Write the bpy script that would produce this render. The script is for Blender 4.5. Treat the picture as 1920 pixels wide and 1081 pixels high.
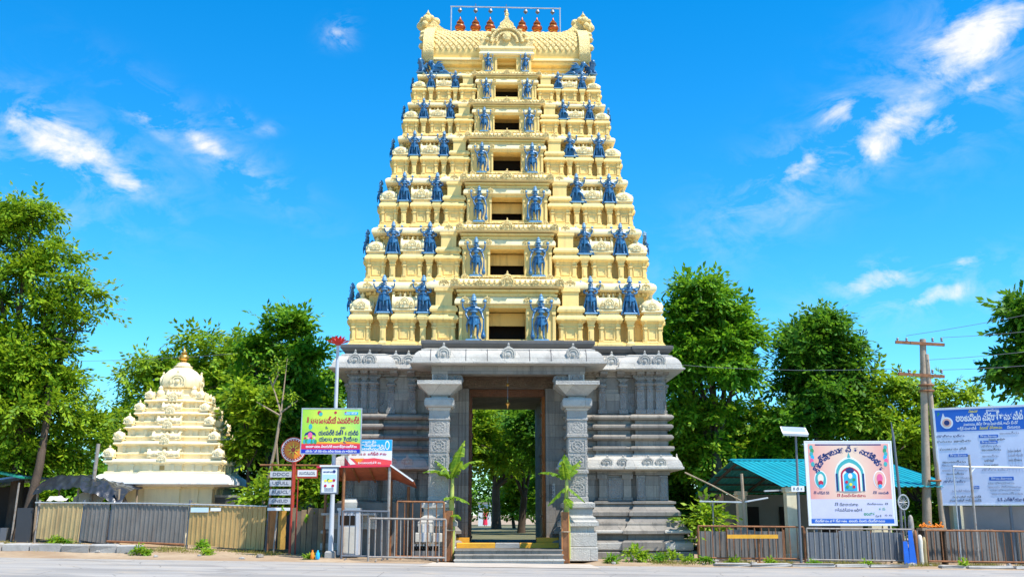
import bpy, bmesh, math, random
import numpy as np
from mathutils import Vector, Matrix, Euler

for o in list(bpy.data.objects): bpy.data.objects.remove(o)
scene = bpy.context.scene
COL = scene.collection
R = math.radians

# ------------------------------------------------------------------ camera
cam_d = bpy.data.cameras.new('camera'); cam = bpy.data.objects.new('camera', cam_d); COL.objects.link(cam)
cam.location = (0, 0, 1.5)
cam.rotation_euler = (R(90 + 12.3), 0, 0)
cam_d.sensor_width = 36.0; cam_d.lens = 36.0 * 1947 / 1920
cam_d.clip_start = 0.1; cam_d.clip_end = 6000
scene.camera = cam

# ------------------------------------------------------------------ sun, sky, exposure
SUN = Vector((0.42, -0.28, 0.86)).normalized()
sd = bpy.data.lights.new('sun', 'SUN'); sd.energy = 5.0; sd.angle = R(0.53); sd.color = (1.0, 0.95, 0.87)
sun = bpy.data.objects.new('sun', sd); COL.objects.link(sun)
sun.rotation_euler = SUN.to_track_quat('Z', 'Y').to_euler(); sun.location = (20, -10, 40)
vs = scene.view_settings
vs.view_transform = 'Standard'; vs.look = 'None'; vs.gamma = 1.0; vs.use_curve_mapping = False; vs.exposure = 0.62

world = bpy.data.worlds.new('World'); scene.world = world; world.use_nodes = True
wt = world.node_tree; wt.nodes.clear()

class NT:
    """tiny node-graph writer"""
    def __init__(s, tree): s.t = tree
    def n(s, kind, **kw):
        nd = s.t.nodes.new(kind)
        for k, v in kw.items():
            if k.startswith('i_'): 
                key = k[2:]
                key = int(key) if key.isdigit() else key.replace('_', ' ')
                if isinstance(v, bpy.types.NodeSocket): s.t.links.new(v, nd.inputs[key])
                else: nd.inputs[key].default_value = v
            else: setattr(nd, k, v)
        return nd
    def m(s, op, a, b=0.0, c=0.0, clamp=False):
        nd = s.t.nodes.new('ShaderNodeMath'); nd.operation = op; nd.use_clamp = clamp
        for i, v in enumerate((a, b, c)):
            if isinstance(v, bpy.types.NodeSocket): s.t.links.new(v, nd.inputs[i])
            else: nd.inputs[i].default_value = v
        return nd.outputs[0]
    def mix(s, fac, a, b, mode='MIX'):
        nd = s.t.nodes.new('ShaderNodeMix'); nd.data_type = 'RGBA'; nd.blend_type = mode
        for i, v in ((0, fac), (6, a), (7, b)):
            if isinstance(v, bpy.types.NodeSocket): s.t.links.new(v, nd.inputs[i])
            else: nd.inputs[i].default_value = (v if i == 0 else (*v, 1.0) if len(v) == 3 else v)
        return nd.outputs[2]
    def ramp(s, fac, stops, interp='LINEAR'):
        nd = s.t.nodes.new('ShaderNodeValToRGB'); nd.color_ramp.interpolation = interp
        el = nd.color_ramp.elements
        while len(el) < len(stops): el.new(0.5)
        for e, (p, c) in zip(el, stops):
            e.position = p; e.color = (c, c, c, 1) if isinstance(c, (int, float)) else (*c, 1)
        s.t.links.new(fac, nd.inputs[0]); return nd.outputs[0]
    def noise(s, vec, scale, detail=4, rough=0.55, dist=0.0, out='Fac'):
        nd = s.n('ShaderNodeTexNoise', i_Scale=scale, i_Detail=detail, i_Roughness=rough, i_Distortion=dist)
        if vec is not None: s.t.links.new(vec, nd.inputs['Vector'])
        return nd.outputs[out]
    def link(s, a, b): s.t.links.new(a, b)

def make_sky():
    g = NT(wt)
    out = g.n('ShaderNodeOutputWorld'); bg = g.n('ShaderNodeBackground')
    sky = g.n('ShaderNodeTexSky', sky_type='NISHITA', sun_disc=False)
    sky.sun_elevation = math.asin(SUN.z); sky.sun_rotation = math.atan2(SUN.x, SUN.y)
    sky.altitude = 300; sky.air_density = 1.0; sky.dust_density = 0.0; sky.ozone_density = 2.2
    hs = g.n('ShaderNodeHueSaturation', i_Hue=0.5, i_Saturation=1.25, i_Value=1.95, i_Color=g.mix(1.0, sky.outputs[0], (0.70, 0.97, 1.10), 'MULTIPLY'))
    tc = g.n('ShaderNodeTexCoord'); dirv = tc.outputs['Generated']
    sep = g.n('ShaderNodeSeparateXYZ', i_0=dirv); x, y, z = sep.outputs
    az = g.m('ARCTAN2', x, y)                       # 0 straight ahead, positive to the right
    el = g.m('ARCSINE', z)
    # banks of fair-weather cloud: azimuth, elevation, half length, half height (degrees), tilt, weight
    banks = [(19.14, 19.31, 9.7, 2.21, 31, 0.5), (-17.16, 19.24, 5.29, 1.25, -30, 0.5), (24.84, 22.19, 5.88, 3.31, 30, 0.42), (-24.41, 17.73, 5.59, 2.57, -15, 0.42), (21.77, 11.32, 5.59, 1.47, 8, 0.4), (-24.61, 18.5, 3.97, 1.54, -22, 1.0), (-21.58, 17.12, 1.76, 0.96, -20, 0.9), (-26.24, 16.81, 1.32, 0.59, -5, 0.7), (-20.33, 20.28, 2.21, 0.66, -28, 0.62), (-17.31, 19.36, 2.06, 0.81, -30, 0.78), (-14.79, 18.04, 2.06, 0.51, -22, 0.55), (-15.68, 20.86, 1.0, 0.51, -28, 0.62), (-14.05, 20.44, 0.76, 0.37, 10, 0.5), (-10.24, 25.8, 0.65, 0.88, -50, 0.66), (-9.91, 25.33, 0.59, 0.37, -20, 0.6), (20.96, 19.52, 2.79, 1.47, 25, 0.95), (18.55, 20.76, 1.47, 0.96, 18, 0.82), (16.53, 18.32, 2.21, 0.96, 30, 0.72), (23.79, 19.56, 1.76, 0.88, 15, 0.75), (13.25, 16.44, 2.65, 0.59, 18, 0.42), (25.76, 23.48, 3.53, 1.91, 28, 1.0), (27.51, 24.06, 1.76, 1.1, 20, 0.85), (25.79, 21.3, 1.47, 0.73, 12, 0.7), (22.23, 23.13, 2.35, 0.59, 35, 0.42), (19.7, 11.95, 2.21, 0.96, 8, 0.9), (22.65, 11.06, 2.5, 0.73, 8, 0.85), (24.2, 12.61, 0.88, 0.51, 8, 0.7), (27.25, 20.53, 0.88, 0.51, 10, 0.55), (-23.36, 14.74, 3.23, 0.51, -4, 0.3), (25.88, 10.58, 1.76, 0.73, 5, 0.4), (60, 22, 9, 2.5, 15, 0.8), (-60, 24, 10, 2.5, -10, 0.8), (75, 30, 6, 2, 20, 0.7), (110, 30, 9, 3, 0, 0.8), (-115, 26, 9, 3, 0, 0.8), (-90, 34, 6, 2, 0, 0.7), (170, 28, 10, 3, 8, 0.8), (-150, 35, 8, 2.5, 8, 0.7), (-80, 50, 8, 3, 20, 0.7), (90, 52, 8, 3, 20, 0.7)]
    mask = None
    for a, e, la, he, t, w in banks:
        da = g.m('MULTIPLY', g.m('SUBTRACT', az, R(a)), math.cos(R(e))); de = g.m('SUBTRACT', el, R(e))
        c, s_ = math.cos(R(t)), math.sin(R(t))
        u = g.m('DIVIDE', g.m('ADD', g.m('MULTIPLY', da, c), g.m('MULTIPLY', de, s_)), R(la))
        v = g.m('DIVIDE', g.m('SUBTRACT', g.m('MULTIPLY', de, c), g.m('MULTIPLY', da, s_)), R(he))
        r2 = g.m('ADD', g.m('MULTIPLY', u, u), g.m('MULTIPLY', v, v))
        k = g.m('MULTIPLY', g.m('POWER', 2.718, g.m('MULTIPLY', r2, -1.1)), w)
        mask = k if mask is None else g.m('MAXIMUM', mask, k)
    mp = g.n('ShaderNodeMapping', i_Vector=dirv, i_Rotation=(0, R(28), 0), i_Scale=(1.0, 1.0, 1.9))
    n1 = g.noise(mp.outputs[0], 17.0, 10, 0.64, 0.45)
    n2 = g.noise(dirv, 46.0, 6, 0.6, 0.2)
    nn = g.m('ADD', g.m('MULTIPLY', n1, 0.78), g.m('MULTIPLY', n2, 0.22))
    dens = g.m('MULTIPLY', g.m('SUBTRACT', g.m('ADD', nn, g.m('MULTIPLY', mask, 0.37)), 0.65), 4.5, clamp=True)
    dens = g.m('MULTIPLY', g.m('POWER', dens, 1.1), g.m('MULTIPLY', mask, 1.5, clamp=True), clamp=True)
    veil = g.m('MULTIPLY', g.m('MULTIPLY', g.m('SUBTRACT', n1, 0.44), 1.9, clamp=True), g.m('MULTIPLY', mask, 2.0, clamp=True))
    fac = g.m('MAXIMUM', dens, veil, clamp=True)
    cloudc = g.mix(n2, (7.0, 7.3, 7.6), (9.5, 9.5, 9.4))
    col = g.mix(fac, hs.outputs[0], cloudc)
    g.link(col, bg.inputs['Color']); bg.inputs['Strength'].default_value = 0.079
    g.link(bg.outputs[0], out.inputs['Surface'])
make_sky()

# ------------------------------------------------------------------ materials
MATS = {}
def new_mat(name):
    m = bpy.data.materials.new(name); m.use_nodes = True
    t = m.node_tree; t.nodes.clear()
    g = NT(t); out = g.n('ShaderNodeOutputMaterial'); b = g.n('ShaderNodeBsdfPrincipled')
    g.link(b.outputs[0], out.inputs[0]); MATS[name] = m
    return m, g, b, out

def weathered(name, col, var=0.12, dirt_or_glint=None, dirt_or_glint_amt=0.0, rough=0.7, scale=1.2, bump=0.15, bscale=30, metal=0.0, streak=False, spec=0.4, carve=0.0, cscale=6.0, speck=0.0, blocks=0.0):
    """paint, plaster or stone: broad tone drift, stains or painted highlights, and grain, optional carved relief"""
    m, g, b, out = new_mat(name)
    tc = g.n('ShaderNodeTexCoord'); ob = tc.outputs['Object']
    geo = g.n('ShaderNodeNewGeometry'); pos = geo.outputs['Position']
    n1 = g.noise(pos, scale, 5, 0.6); n2 = g.noise(pos, scale * 9, 4, 0.65)
    lo = tuple(c * (1 - var) for c in col); hi = tuple(min(1, c * (1 + var)) for c in col)
    c = g.mix(g.ramp(n1, [(0.3, 0.0), (0.7, 1.0)]), lo, hi)
    c = g.mix(g.ramp(n2, [(0.35, 0.0), (0.75, 0.35)]), c, tuple(q * (1 - 1.6 * var) for q in col))
    if dirt_or_glint:
        vec = pos
        if streak:
            vec = g.n('ShaderNodeMapping', i_Vector=pos, i_Scale=(3.2, 3.2, 0.35)).outputs[0]
        d = g.noise(vec, scale * 1.7, 7, 0.68, 0.4)
        c = g.mix(g.m('MULTIPLY', g.ramp(d, [(0.5, 0.0), (0.72, 1.0)]), dirt_or_glint_amt), c, dirt_or_glint)
    if blocks:      # quarried blocks differ slightly in tone
        sp3 = g.n('ShaderNodeSeparateXYZ', i_0=pos); cmb = g.n('ShaderNodeCombineXYZ', i_X=g.m('ADD', sp3.outputs[0], g.m('MULTIPLY', sp3.outputs[1], 0.83)), i_Y=sp3.outputs[2])
        bt = g.n('ShaderNodeTexBrick', i_Vector=cmb.outputs[0], i_Scale=1.0, i_Mortar_Size=0.006, i_Brick_Width=1.15, i_Row_Height=0.42)
        bt.inputs['Color1'].default_value = (1-blocks, 1-blocks*.95, 1-blocks*.85, 1); bt.inputs['Color2'].default_value = (1+blocks*.7, 1+blocks*.6, 1+blocks*.4, 1); bt.inputs['Mortar'].default_value = (.45, .43, .4, 1)
        c = g.mix(1.0, c, bt.outputs[0], 'MULTIPLY')
    if speck:
        sp = g.noise(pos, 70, 2, 0.5)
        c = g.mix(g.ramp(sp, [(0.45, 0.0), (0.62, speck)]), c, tuple(q * 0.45 for q in col))
    g.link(c, b.inputs['Base Color']); b.inputs['Roughness'].default_value = rough
    b.inputs['Metallic'].default_value = metal; b.inputs['Specular IOR Level'].default_value = spec
    h = g.noise(pos, bscale, 4, 0.6)
    last = None
    if carve:
        vo = g.n('ShaderNodeTexVoronoi', feature='SMOOTH_F1', i_Scale=cscale, i_Vector=g.n('ShaderNodeMapping', i_Vector=pos, i_Scale=(1.3, 1.3, 1)).outputs[0])
        wv = g.m('SINE', g.m('MULTIPLY', vo.outputs['Distance'], 26.0))
        bp0 = g.n('ShaderNodeBump', i_Strength=carve, i_Distance=0.03, i_Height=wv); last = bp0.outputs[0]
    bp = g.n('ShaderNodeBump', i_Strength=bump, i_Distance=0.02, i_Height=h)
    if last is not None: g.link(last, bp.inputs['Normal'])
    g.link(bp.outputs[0], b.inputs['Normal'])
    return m

def plain(name, col, rough=0.5, metal=0.0, spec=0.5, var=0.08, scale=3.0, bump=0.05, **kw):
    return weathered(name, col, var=var, rough=rough, metal=metal, spec=spec, scale=scale, bump=bump, **kw)

CREAM = weathered('cream_lime_paint', (0.91, 0.655, 0.235), 0.07, (0.26, 0.19, 0.10), 0.42, 0.75, 0.9, 0.18, 22, streak=True)
CREAM_C = weathered('cream_carved_stucco', (0.90, 0.68, 0.29), 0.08, (0.34, 0.26, 0.15), 0.35, 0.8, 1.1, 0.25, 30, carve=0.6, cscale=9)
CREAM_W = weathered('white_cream_limewash', (0.90, 0.76, 0.47), 0.06, (0.38, 0.32, 0.22), 0.3, 0.75, 1.0, 0.2, 24, streak=True)
CREAM_L = weathered('pale_cream_paint', (0.93, 0.76, 0.41), 0.06, (0.33, 0.28, 0.2), 0.28, 0.75, 1.0, 0.2, 24, streak=True)
GRAN = weathered('grey_granite', (0.300, 0.268, 0.228), 0.2, (0.10, 0.088, 0.075), 0.75, 0.8, 0.8, 0.35, 26, streak=True, speck=0.4, blocks=0.26)
GRAN_C = weathered('carved_granite', (0.30, 0.28, 0.255), 0.16, (0.15, 0.14, 0.13), 0.5, 0.8, 0.9, 0.4, 28, carve=0.5, cscale=8.5, speck=0.4)
GRAN_L = weathered('sunlit_pale_granite', (0.52, 0.49, 0.435), 0.14, (0.22, 0.2, 0.18), 0.5, 0.8, 0.9, 0.35, 26, carve=0.18, cscale=9, speck=0.35, blocks=0.16)  # paler granite copy; sunlight on the eave tops is put into its colour
GRAN_P = weathered('pale_carved_granite', (0.40, 0.375, 0.335), 0.14, (0.2, 0.18, 0.16), 0.45, 0.8, 0.9, 0.35, 26, carve=0.28, cscale=10, speck=0.3)
GRAN_D = weathered('dark_granite', (0.13, 0.125, 0.12), 0.2, (0.09, 0.085, 0.08), 0.6, 0.8, 0.9, 0.35, 26, speck=0.3)
BLUE = weathered('cobalt_blue_gloss_paint', (0.030, 0.130, 0.270), 0.3, (0.12, 0.30, 0.48), 0.6, 0.27, 6.0, 0.1, 40, spec=0.6)  # paler patches put light-blue highlights into the colour
BLUE_L = weathered('pale_blue_paint', (0.13, 0.30, 0.47), 0.2, (0.05, 0.12, 0.3), 0.4, 0.4, 6.0, 0.1, 40, spec=0.5)
DARK = plain('near_black', (0.018, 0.013, 0.010), 0.8, spec=0.2)  # paints the unlit depth in openings; also serves glass, bottles and hair
WOOD = weathered('brown_door_wood', (0.16, 0.060, 0.022), 0.25, (0.05, 0.02, 0.01), 0.5, 0.5, 3.0, 0.3, 20, streak=True, carve=0.4, cscale=9)
WOOD_O = weathered('orange_varnished_wood', (0.36, 0.12, 0.025), 0.25, (0.08, 0.03, 0.01), 0.45, 0.45, 4.0, 0.3, 20, streak=True, carve=0.5, cscale=10)
COPPER = weathered('red_copper', (0.36, 0.085, 0.03), 0.15, (0.14, 0.05, 0.03), 0.3, 0.35, 5.0, 0.1, 30, metal=0.55)
GOLD = plain('gilded_metal', (0.75, 0.42, 0.10), 0.32, 0.8)
STEEL = weathered('galvanised_pipe', (0.50, 0.51, 0.52), 0.1, (0.22, 0.16, 0.11), 0.4, 0.45, 4.0, 0.1, 30, metal=0.5)
DSTEEL = plain('dull_grey_paint', (0.16, 0.17, 0.19), 0.5, 0.3)
RUST = weathered('rusty_painted_steel', (0.30, 0.13, 0.055), 0.3, (0.14, 0.05, 0.022), 0.7, 0.7, 5.0, 0.3, 40, metal=0.2)
RUSTW = weathered('chipped_white_steel', (0.33, 0.295, 0.255), 0.15, (0.20, 0.09, 0.045), 0.85, 0.6, 6.0, 0.2, 40, metal=0.1)
WHITE = weathered('white_enamel', (0.80, 0.80, 0.79), 0.04, (0.4, 0.36, 0.3), 0.2, 0.45, 2.0, 0.05, 30)
CONC = weathered('weathered_concrete', (0.36, 0.34, 0.31), 0.15, (0.14, 0.13, 0.11), 0.5, 0.85, 1.5, 0.5, 20)
YEL = weathered('yellow_road_paint', (0.80, 0.38, 0.025), 0.1, (0.3, 0.2, 0.08), 0.4, 0.6, 3.0, 0.15, 30)

# ------------------------------------------------------------------ mesh helpers
class MB:
    def __init__(s): s.v = []; s.f = []
    def add(s, vs_, fs):
        o = len(s.v); s.v += [tuple(p) for p in vs_]; s.f += [tuple(i + o for i in f) for f in fs]; return s
    def box(s, x0, x1, y0, y1, z0, z1):
        return s.add([(x0,y0,z0),(x1,y0,z0),(x1,y1,z0),(x0,y1,z0),(x0,y0,z1),(x1,y0,z1),(x1,y1,z1),(x0,y1,z1)],
                     [(0,3,2,1),(4,5,6,7),(0,1,5,4),(1,2,6,5),(2,3,7,6),(3,0,4,7)])
    def sweep(s, plan, prof, cap0=True, cap1=True):
        n = len(plan); nr = []
        for i in range(n):
            a, b = plan[i], plan[(i + 1) % n]; dx, dy = b[0]-a[0], b[1]-a[1]; L = math.hypot(dx, dy) or 1
            nr.append((dy / L, -dx / L))
        vs_ = []
        for off, z in prof:
            for i in range(n):
                n1, n2 = nr[i-1], nr[i]; d = 1 + n1[0]*n2[0] + n1[1]*n2[1]; d = max(d, 0.2)
                vs_.append((plan[i][0] + off*(n1[0]+n2[0])/d, plan[i][1] + off*(n1[1]+n2[1])/d, z))
        fs = []
        for k in range(len(prof) - 1):
            for i in range(n):
                j = (i + 1) % n; fs.append((k*n+i, k*n+j, (k+1)*n+j, (k+1)*n+i))
        if cap0: fs.append(tuple(reversed(range(n))))
        if cap1: fs.append(tuple(range((len(prof)-1)*n, len(prof)*n)))
        return s.add(vs_, fs)
    def lathe(s, prof, n=16, c=(0,0,0), sx=1.0, sy=1.0, ph=0.0, sq=0.0):
        vs_ = []
        for r, z in prof:
            for i in range(n):
                a = ph + 2*math.pi*i/n; k = 1.0
                if sq: k = 1 + sq * (1/max(abs(math.cos(a)), abs(math.sin(a))) - 1)
                vs_.append((c[0]+r*k*math.cos(a)*sx, c[1]+r*k*math.sin(a)*sy, c[2]+z))
        fs = [(k*n+i, k*n+(i+1) % n, (k+1)*n+(i+1) % n, (k+1)*n+i) for k in range(len(prof)-1) for i in range(n)]
        fs.append(tuple(reversed(range(n)))); fs.append(tuple(range((len(prof)-1)*n, len(prof)*n)))
        return s.add(vs_, fs)
    def tube(s, pts, rs, n=8, cap=True):
        pts = [Vector(p) for p in pts]
        if not isinstance(rs, (list, tuple)): rs = [rs]*len(pts)
        vs_ = []; up = Vector((0,0,1)); prev = None
        for i, p in enumerate(pts):
            t = (pts[min(i+1, len(pts)-1)] - pts[max(i-1, 0)]).normalized()
            ref = prev if prev is not None else (Vector((1,0,0)) if abs(t.z) > 0.9 else up)
            b = (ref - t*ref.dot(t))
            if b.length < 1e-4: b = t.orthogonal()
            b.normalize(); c = t.cross(b); prev = b
            for k in range(n):
                a = 2*math.pi*k/n; vs_.append(p + (b*math.cos(a) + c*math.sin(a))*rs[i])
        L = len(pts)
        fs = [(k*n+i, k*n+(i+1) % n, (k+1)*n+(i+1) % n, (k+1)*n+i) for k in range(L-1) for i in range(n)]
        if cap: fs.append(tuple(reversed(range(n)))); fs.append(tuple(range((L-1)*n, L*n)))
        return s.add(vs_, fs)
    def bar(s, a, b, w, d=None):
        a, b = Vector(a), Vector(b); d = d or w; t = (b-a).normalized()
        u = t.cross(Vector((0,1,0))) if abs(t.y) < 0.9 else t.cross(Vector((0,0,1)))
        u.normalize(); v = t.cross(u).normalized()
        vs_ = [p + u*(sx*w/2) + v*(sy*d/2) for p in (a, b) for sx, sy in ((-1,-1),(1,-1),(1,1),(-1,1))]
        return s.add(vs_, [(0,3,2,1),(4,5,6,7),(0,1,5,4),(1,2,6,5),(2,3,7,6),(3,0,4,7)])
    def xz(s, poly, y0, y1):
        n = len(poly)
        return s.add([(x,y0,z) for x,z in poly]+[(x,y1,z) for x,z in poly],
                     [tuple(range(n)), tuple(reversed(range(n,2*n)))]+[(i,i+n,(i+1)%n+n,(i+1)%n) for i in range(n)])
    def yz(s, poly, x0, x1):
        n = len(poly)
        return s.add([(x0,y,z) for y,z in poly]+[(x1,y,z) for y,z in poly],
                     [tuple(range(n)), tuple(reversed(range(n,2*n)))]+[(i,i+n,(i+1)%n+n,(i+1)%n) for i in range(n)])
    def merge(s, other, loc=(0,0,0), sc=(1,1,1), rz=0.0):
        c, q = math.cos(rz), math.sin(rz)
        vs_ = []
        for x, y, z in other.v:
            x, y, z = x*sc[0], y*sc[1], z*sc[2]
            vs_.append((loc[0]+x*c-y*q, loc[1]+x*q+y*c, loc[2]+z))
        return s.add(vs_, other.f)
    def mesh(s, name, mat, smooth=0):
        me = bpy.data.meshes.new(name); me.from_pydata(s.v, [], s.f); me.materials.append(mat)
        if smooth:
            me.shade_smooth(); me.set_sharp_from_angle(angle=R(smooth))
        me.update(); return me
    def build(s, name, mat, parent=None, smooth=0, loc=(0,0,0), rz=0.0):
        return place(s.mesh(name, mat, smooth), name, parent, loc, rz)

def place(me, name, parent=None, loc=(0,0,0), rz=0.0, sc=None):
    o = bpy.data.objects.new(name, me); COL.objects.link(o); o.location = loc; o.rotation_euler = (0,0,rz)
    if sc is not None: o.scale = sc if isinstance(sc, tuple) else (sc,)*3
    if parent is not None: o.parent = parent
    return o
def thing(name, label, cat, loc=(0,0,0), rz=0.0, group=None):
    o = bpy.data.objects.new(name, None); COL.objects.link(o); o.empty_display_size = 0.2
    o.location = loc; o.rotation_euler = (0,0,rz)
    return tag(o, label, cat, group)
def tag(o, label, cat, group=None):
    o['label'] = label; o['category'] = cat
    if group: o['group'] = group
    return o
def struct(o, kind='structure'): o['kind'] = kind; return o
def rect(hx, hy, cx=0.0, cy=0.0): return [(cx-hx,cy-hy),(cx+hx,cy-hy),(cx+hx,cy+hy),(cx-hx,cy+hy)]
def gz(x): return -0.010 * x if x > 0 else -0.014 * x            # the road falls gently to the right

def bake(bm_obj):
    """evaluate modifiers into a plain mesh and drop the helper object"""
    dg = bpy.context.evaluated_depsgraph_get(); dg.update()
    me = bpy.data.meshes.new_from_object(bm_obj.evaluated_get(dg))
    bpy.data.objects.remove(bm_obj); return me
def skin(name, verts, edges, mat, sub=1):
    """verts: (x,y,z,r) with the root first -> one continuous skinned surface"""
    me = bpy.data.meshes.new(name); me.from_pydata([v[:3] for v in verts], edges, [])
    o = bpy.data.objects.new(name, me); COL.objects.link(o)
    md = o.modifiers.new('s', 'SKIN'); md.use_smooth_shade = True
    for i, v in enumerate(verts):
        rr = v[3] if isinstance(v[3], tuple) else (v[3], v[3])
        me.skin_vertices[0].data[i].radius = rr
        me.skin_vertices[0].data[i].use_root = (i == 0)
    if sub: o.modifiers.new('d', 'SUBSURF').levels = sub
    out = bake(o); out.name = name; out.materials.clear(); out.materials.append(mat)
    out.shade_smooth(); return out

def text_mesh(s, size, bold=0.0, depth=0.004, align='CENTER', width=None):
    """flat lettering standing in the xz plane, facing -y"""
    cu = bpy.data.curves.new('t', 'FONT'); cu.body = s; cu.size = size; cu.offset = bold*size; cu.extrude = depth/2
    cu.align_x = align; cu.align_y = 'CENTER'; cu.resolution_u = 2
    o = bpy.data.objects.new('t', cu); COL.objects.link(o)
    me = bake(o)
    n = len(me.vertices); co = np.empty(n*3, 'f'); me.vertices.foreach_get('co', co); co = co.reshape(-1,3)
    if n and width:
        w = co[:,0].max()-co[:,0].min()
        if w > 1e-6: co[:,0] *= width / w
    co = np.stack([co[:,0], -co[:,2], co[:,1]], 1)
    me.vertices.foreach_set('co', co.ravel()); me.update(); return me
# ------------------------------------------------------------------ ground, road, verges
def ground_mats():
    m, g, b, out = new_mat('sandy_earth')
    pos = g.n('ShaderNodeNewGeometry').outputs['Position']
    n1 = g.noise(pos, 0.5, 6, 0.6); n2 = g.noise(pos, 5.0, 6, 0.7)
    c = g.mix(g.ramp(n1, [(0.35, 0.0), (0.65, 1.0)]), (0.30, 0.20, 0.115), (0.42, 0.315, 0.205))
    c = g.mix(g.ramp(n2, [(0.45, 0.0), (0.7, 0.6)]), c, (0.25, 0.17, 0.10))
    g.link(c, b.inputs['Base Color']); b.inputs['Roughness'].default_value = 0.95
    bp = g.n('ShaderNodeBump', i_Strength=0.6, i_Distance=0.05, i_Height=n2); g.link(bp.outputs[0], b.inputs['Normal'])
    m, g, b, out = new_mat('worn_road')
    pos = g.n('ShaderNodeNewGeometry').outputs['Position']
    st = g.n('ShaderNodeMapping', i_Vector=pos, i_Scale=(0.12, 1.0, 1.0)).outputs[0]
    n1 = g.noise(st, 1.3, 6, 0.6); n2 = g.noise(pos, 60, 3, 0.6); n3 = g.noise(pos, 1.1, 5, 0.6)
    c = g.mix(g.ramp(n1, [(0.35, 0.0), (0.65, 1.0)]), (0.28, 0.262, 0.24), (0.40, 0.37, 0.33))
    c = g.mix(g.ramp(n2, [(0.4, 0.0), (0.65, 0.35)]), c, (0.19, 0.175, 0.16))
    c = g.mix(g.ramp(n3, [(0.5, 0.0), (0.75, 0.6)]), c, (0.45, 0.36, 0.26))
    vo = g.n('ShaderNodeTexVoronoi', feature='DISTANCE_TO_EDGE', i_Scale=0.55, i_Vector=g.mix(0.12, pos, g.noise(pos, 1.5, 4, .6, 0, 'Color'), 'ADD'))
    c = g.mix(g.ramp(vo.outputs[0], [(0.0, 0.7), (0.012, 0.0)]), c, (0.10, 0.09, 0.08))
    pt = g.noise(g.n('ShaderNodeMapping', i_Vector=pos, i_Scale=(0.25, 0.9, 1)).outputs[0], 0.8, 3, 0.5)
    c = g.mix(g.ramp(pt, [(0.56, 0.0), (0.575, 0.45)]), c, (0.17, 0.16, 0.15))
    g.link(c, b.inputs['Base Color']); b.inputs['Roughness'].default_value = 0.9
    bp = g.n('ShaderNodeBump', i_Strength=0.35, i_Distance=0.01, i_Height=n2); g.link(bp.outputs[0], b.inputs['Normal'])
ground_mats()
EARTH, ROAD = MATS['sandy_earth'], MATS['worn_road']

def sheet(x0, x1, y0, y1, nx, ny, zf):
    mb = MB(); xs = np.linspace(x0, x1, nx+1); ys = np.linspace(y0, y1, ny+1)
    mb.add([(x, y, zf(x, y)) for y in ys for x in xs],
           [(j*(nx+1)+i, j*(nx+1)+i+1, (j+1)*(nx+1)+i+1, (j+1)*(nx+1)+i) for j in range(ny) for i in range(nx)])
    return mb
from mathutils import noise as mnoise
def hz(x, y, s=1.0): return mnoise.noise(Vector((x*s, y*s, 3.7)))
def ground_z(x, y):
    b = gz(max(-60, min(60, x)))
    if y > 33.0: b += (0.10*min(1, (y-33.0)/1.5) + .24*min(1,max(0,(y-34.6)/1.6))*min(1,max(0,(-x-7)/9)))*(1 if abs(x+0.1) > 2.6 else 0.0) + 0.035*hz(x, y, 0.9)*(1 if abs(x) > 3 else 0)
    return b - 0.012
gm = sheet(-70, 70, 5, 85, 240, 120, ground_z)
struct(gm.build('ground', EARTH, smooth=40))
far = MB()   # open country beyond, butted to the near sheet
for (x0, x1, y0, y1) in ((-3000,-70,-200,4000), (70,3000,-200,4000), (-70,70,85,4000), (-70,70,-200,5)):
    zl, zr = gz(max(-60,min(60,x0))), gz(max(-60,min(60,x1)))
    far.add([(x0,y0,zl-.02),(x1,y0,zr-.02),(x1,y1,zr-.02),(x0,y1,zl-.02)], [(0,1,2,3)])
struct(far.build('open_ground', EARTH))
rd = MB(); NX = 120
def road_edge(x): return 33.4 - 0.012*x + 0.22*hz(x, 0.0, 0.35) + 0.12*hz(x, 7.0, 1.3)
vs_ = []
for i in range(NX+1):
    x = -60 + i; vs_ += [(x, 12.0, gz(x)+0.006), (x, 30.0, gz(x)+0.012), (x, road_edge(x), gz(x)-0.002)]
rd.add(vs_, [(i*3+k, i*3+3+k, i*3+4+k, i*3+1+k) for i in range(NX) for k in range(2)])
struct(rd.build('road', ROAD))
ap = MB()   # concrete apron in front of the steps
ap.add([(-2.7, 31.2, gz(-2.7)+.016), (2.6, 31.2, gz(2.6)+.016), (2.45, 33.75, gz(2.4)+.02), (-2.5, 33.75, gz(-2.5)+.02)], [(0,1,2,3)])
struct(ap.build('forecourt_pavement', weathered('dusty_concrete', (0.46, 0.40, 0.33), 0.12, (0.3,0.24,0.17), 0.4, 0.9, 0.8, 0.3, 25)))

# ------------------------------------------------------------------ shared temple ornament
def medallion(n=14):
    """horseshoe arch ornament, 1 wide, facing -y, base at z 0"""
    mb = MB(); out = []
    for i in range(n+1):
        a = math.pi*(1.12 - 1.24*i/n); out.append((0.5*math.cos(a), 0.46+0.46*math.sin(a)))
    k = len(out)//2; out[k] = (0.0, 1.10)
    poly = [(-0.36, 0.0)] + out + [(0.36, 0.0)]
    mb.xz(poly, 0.02, -0.08)
    for r, t in ((0.40, 0.05), (0.26, 0.045)):
        mb.tube([(r*math.cos(a), -0.10, 0.44+r*math.sin(a)) for a in [math.pi*(1.15-1.3*i/10) for i in range(11)]], t, 5)
    mb.tube([(0, -0.06, 0.40), (0, -0.16, 0.40), (0, -0.19, 0.40)], [0.14, 0.12, 0.03], 8)
    mb.lathe([(0.05, 0), (0.09, 0.06), (0.03, 0.14), (0.0, 0.2)], 6, (0, -0.03, 1.04))
    return mb
MED = medallion()
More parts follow.
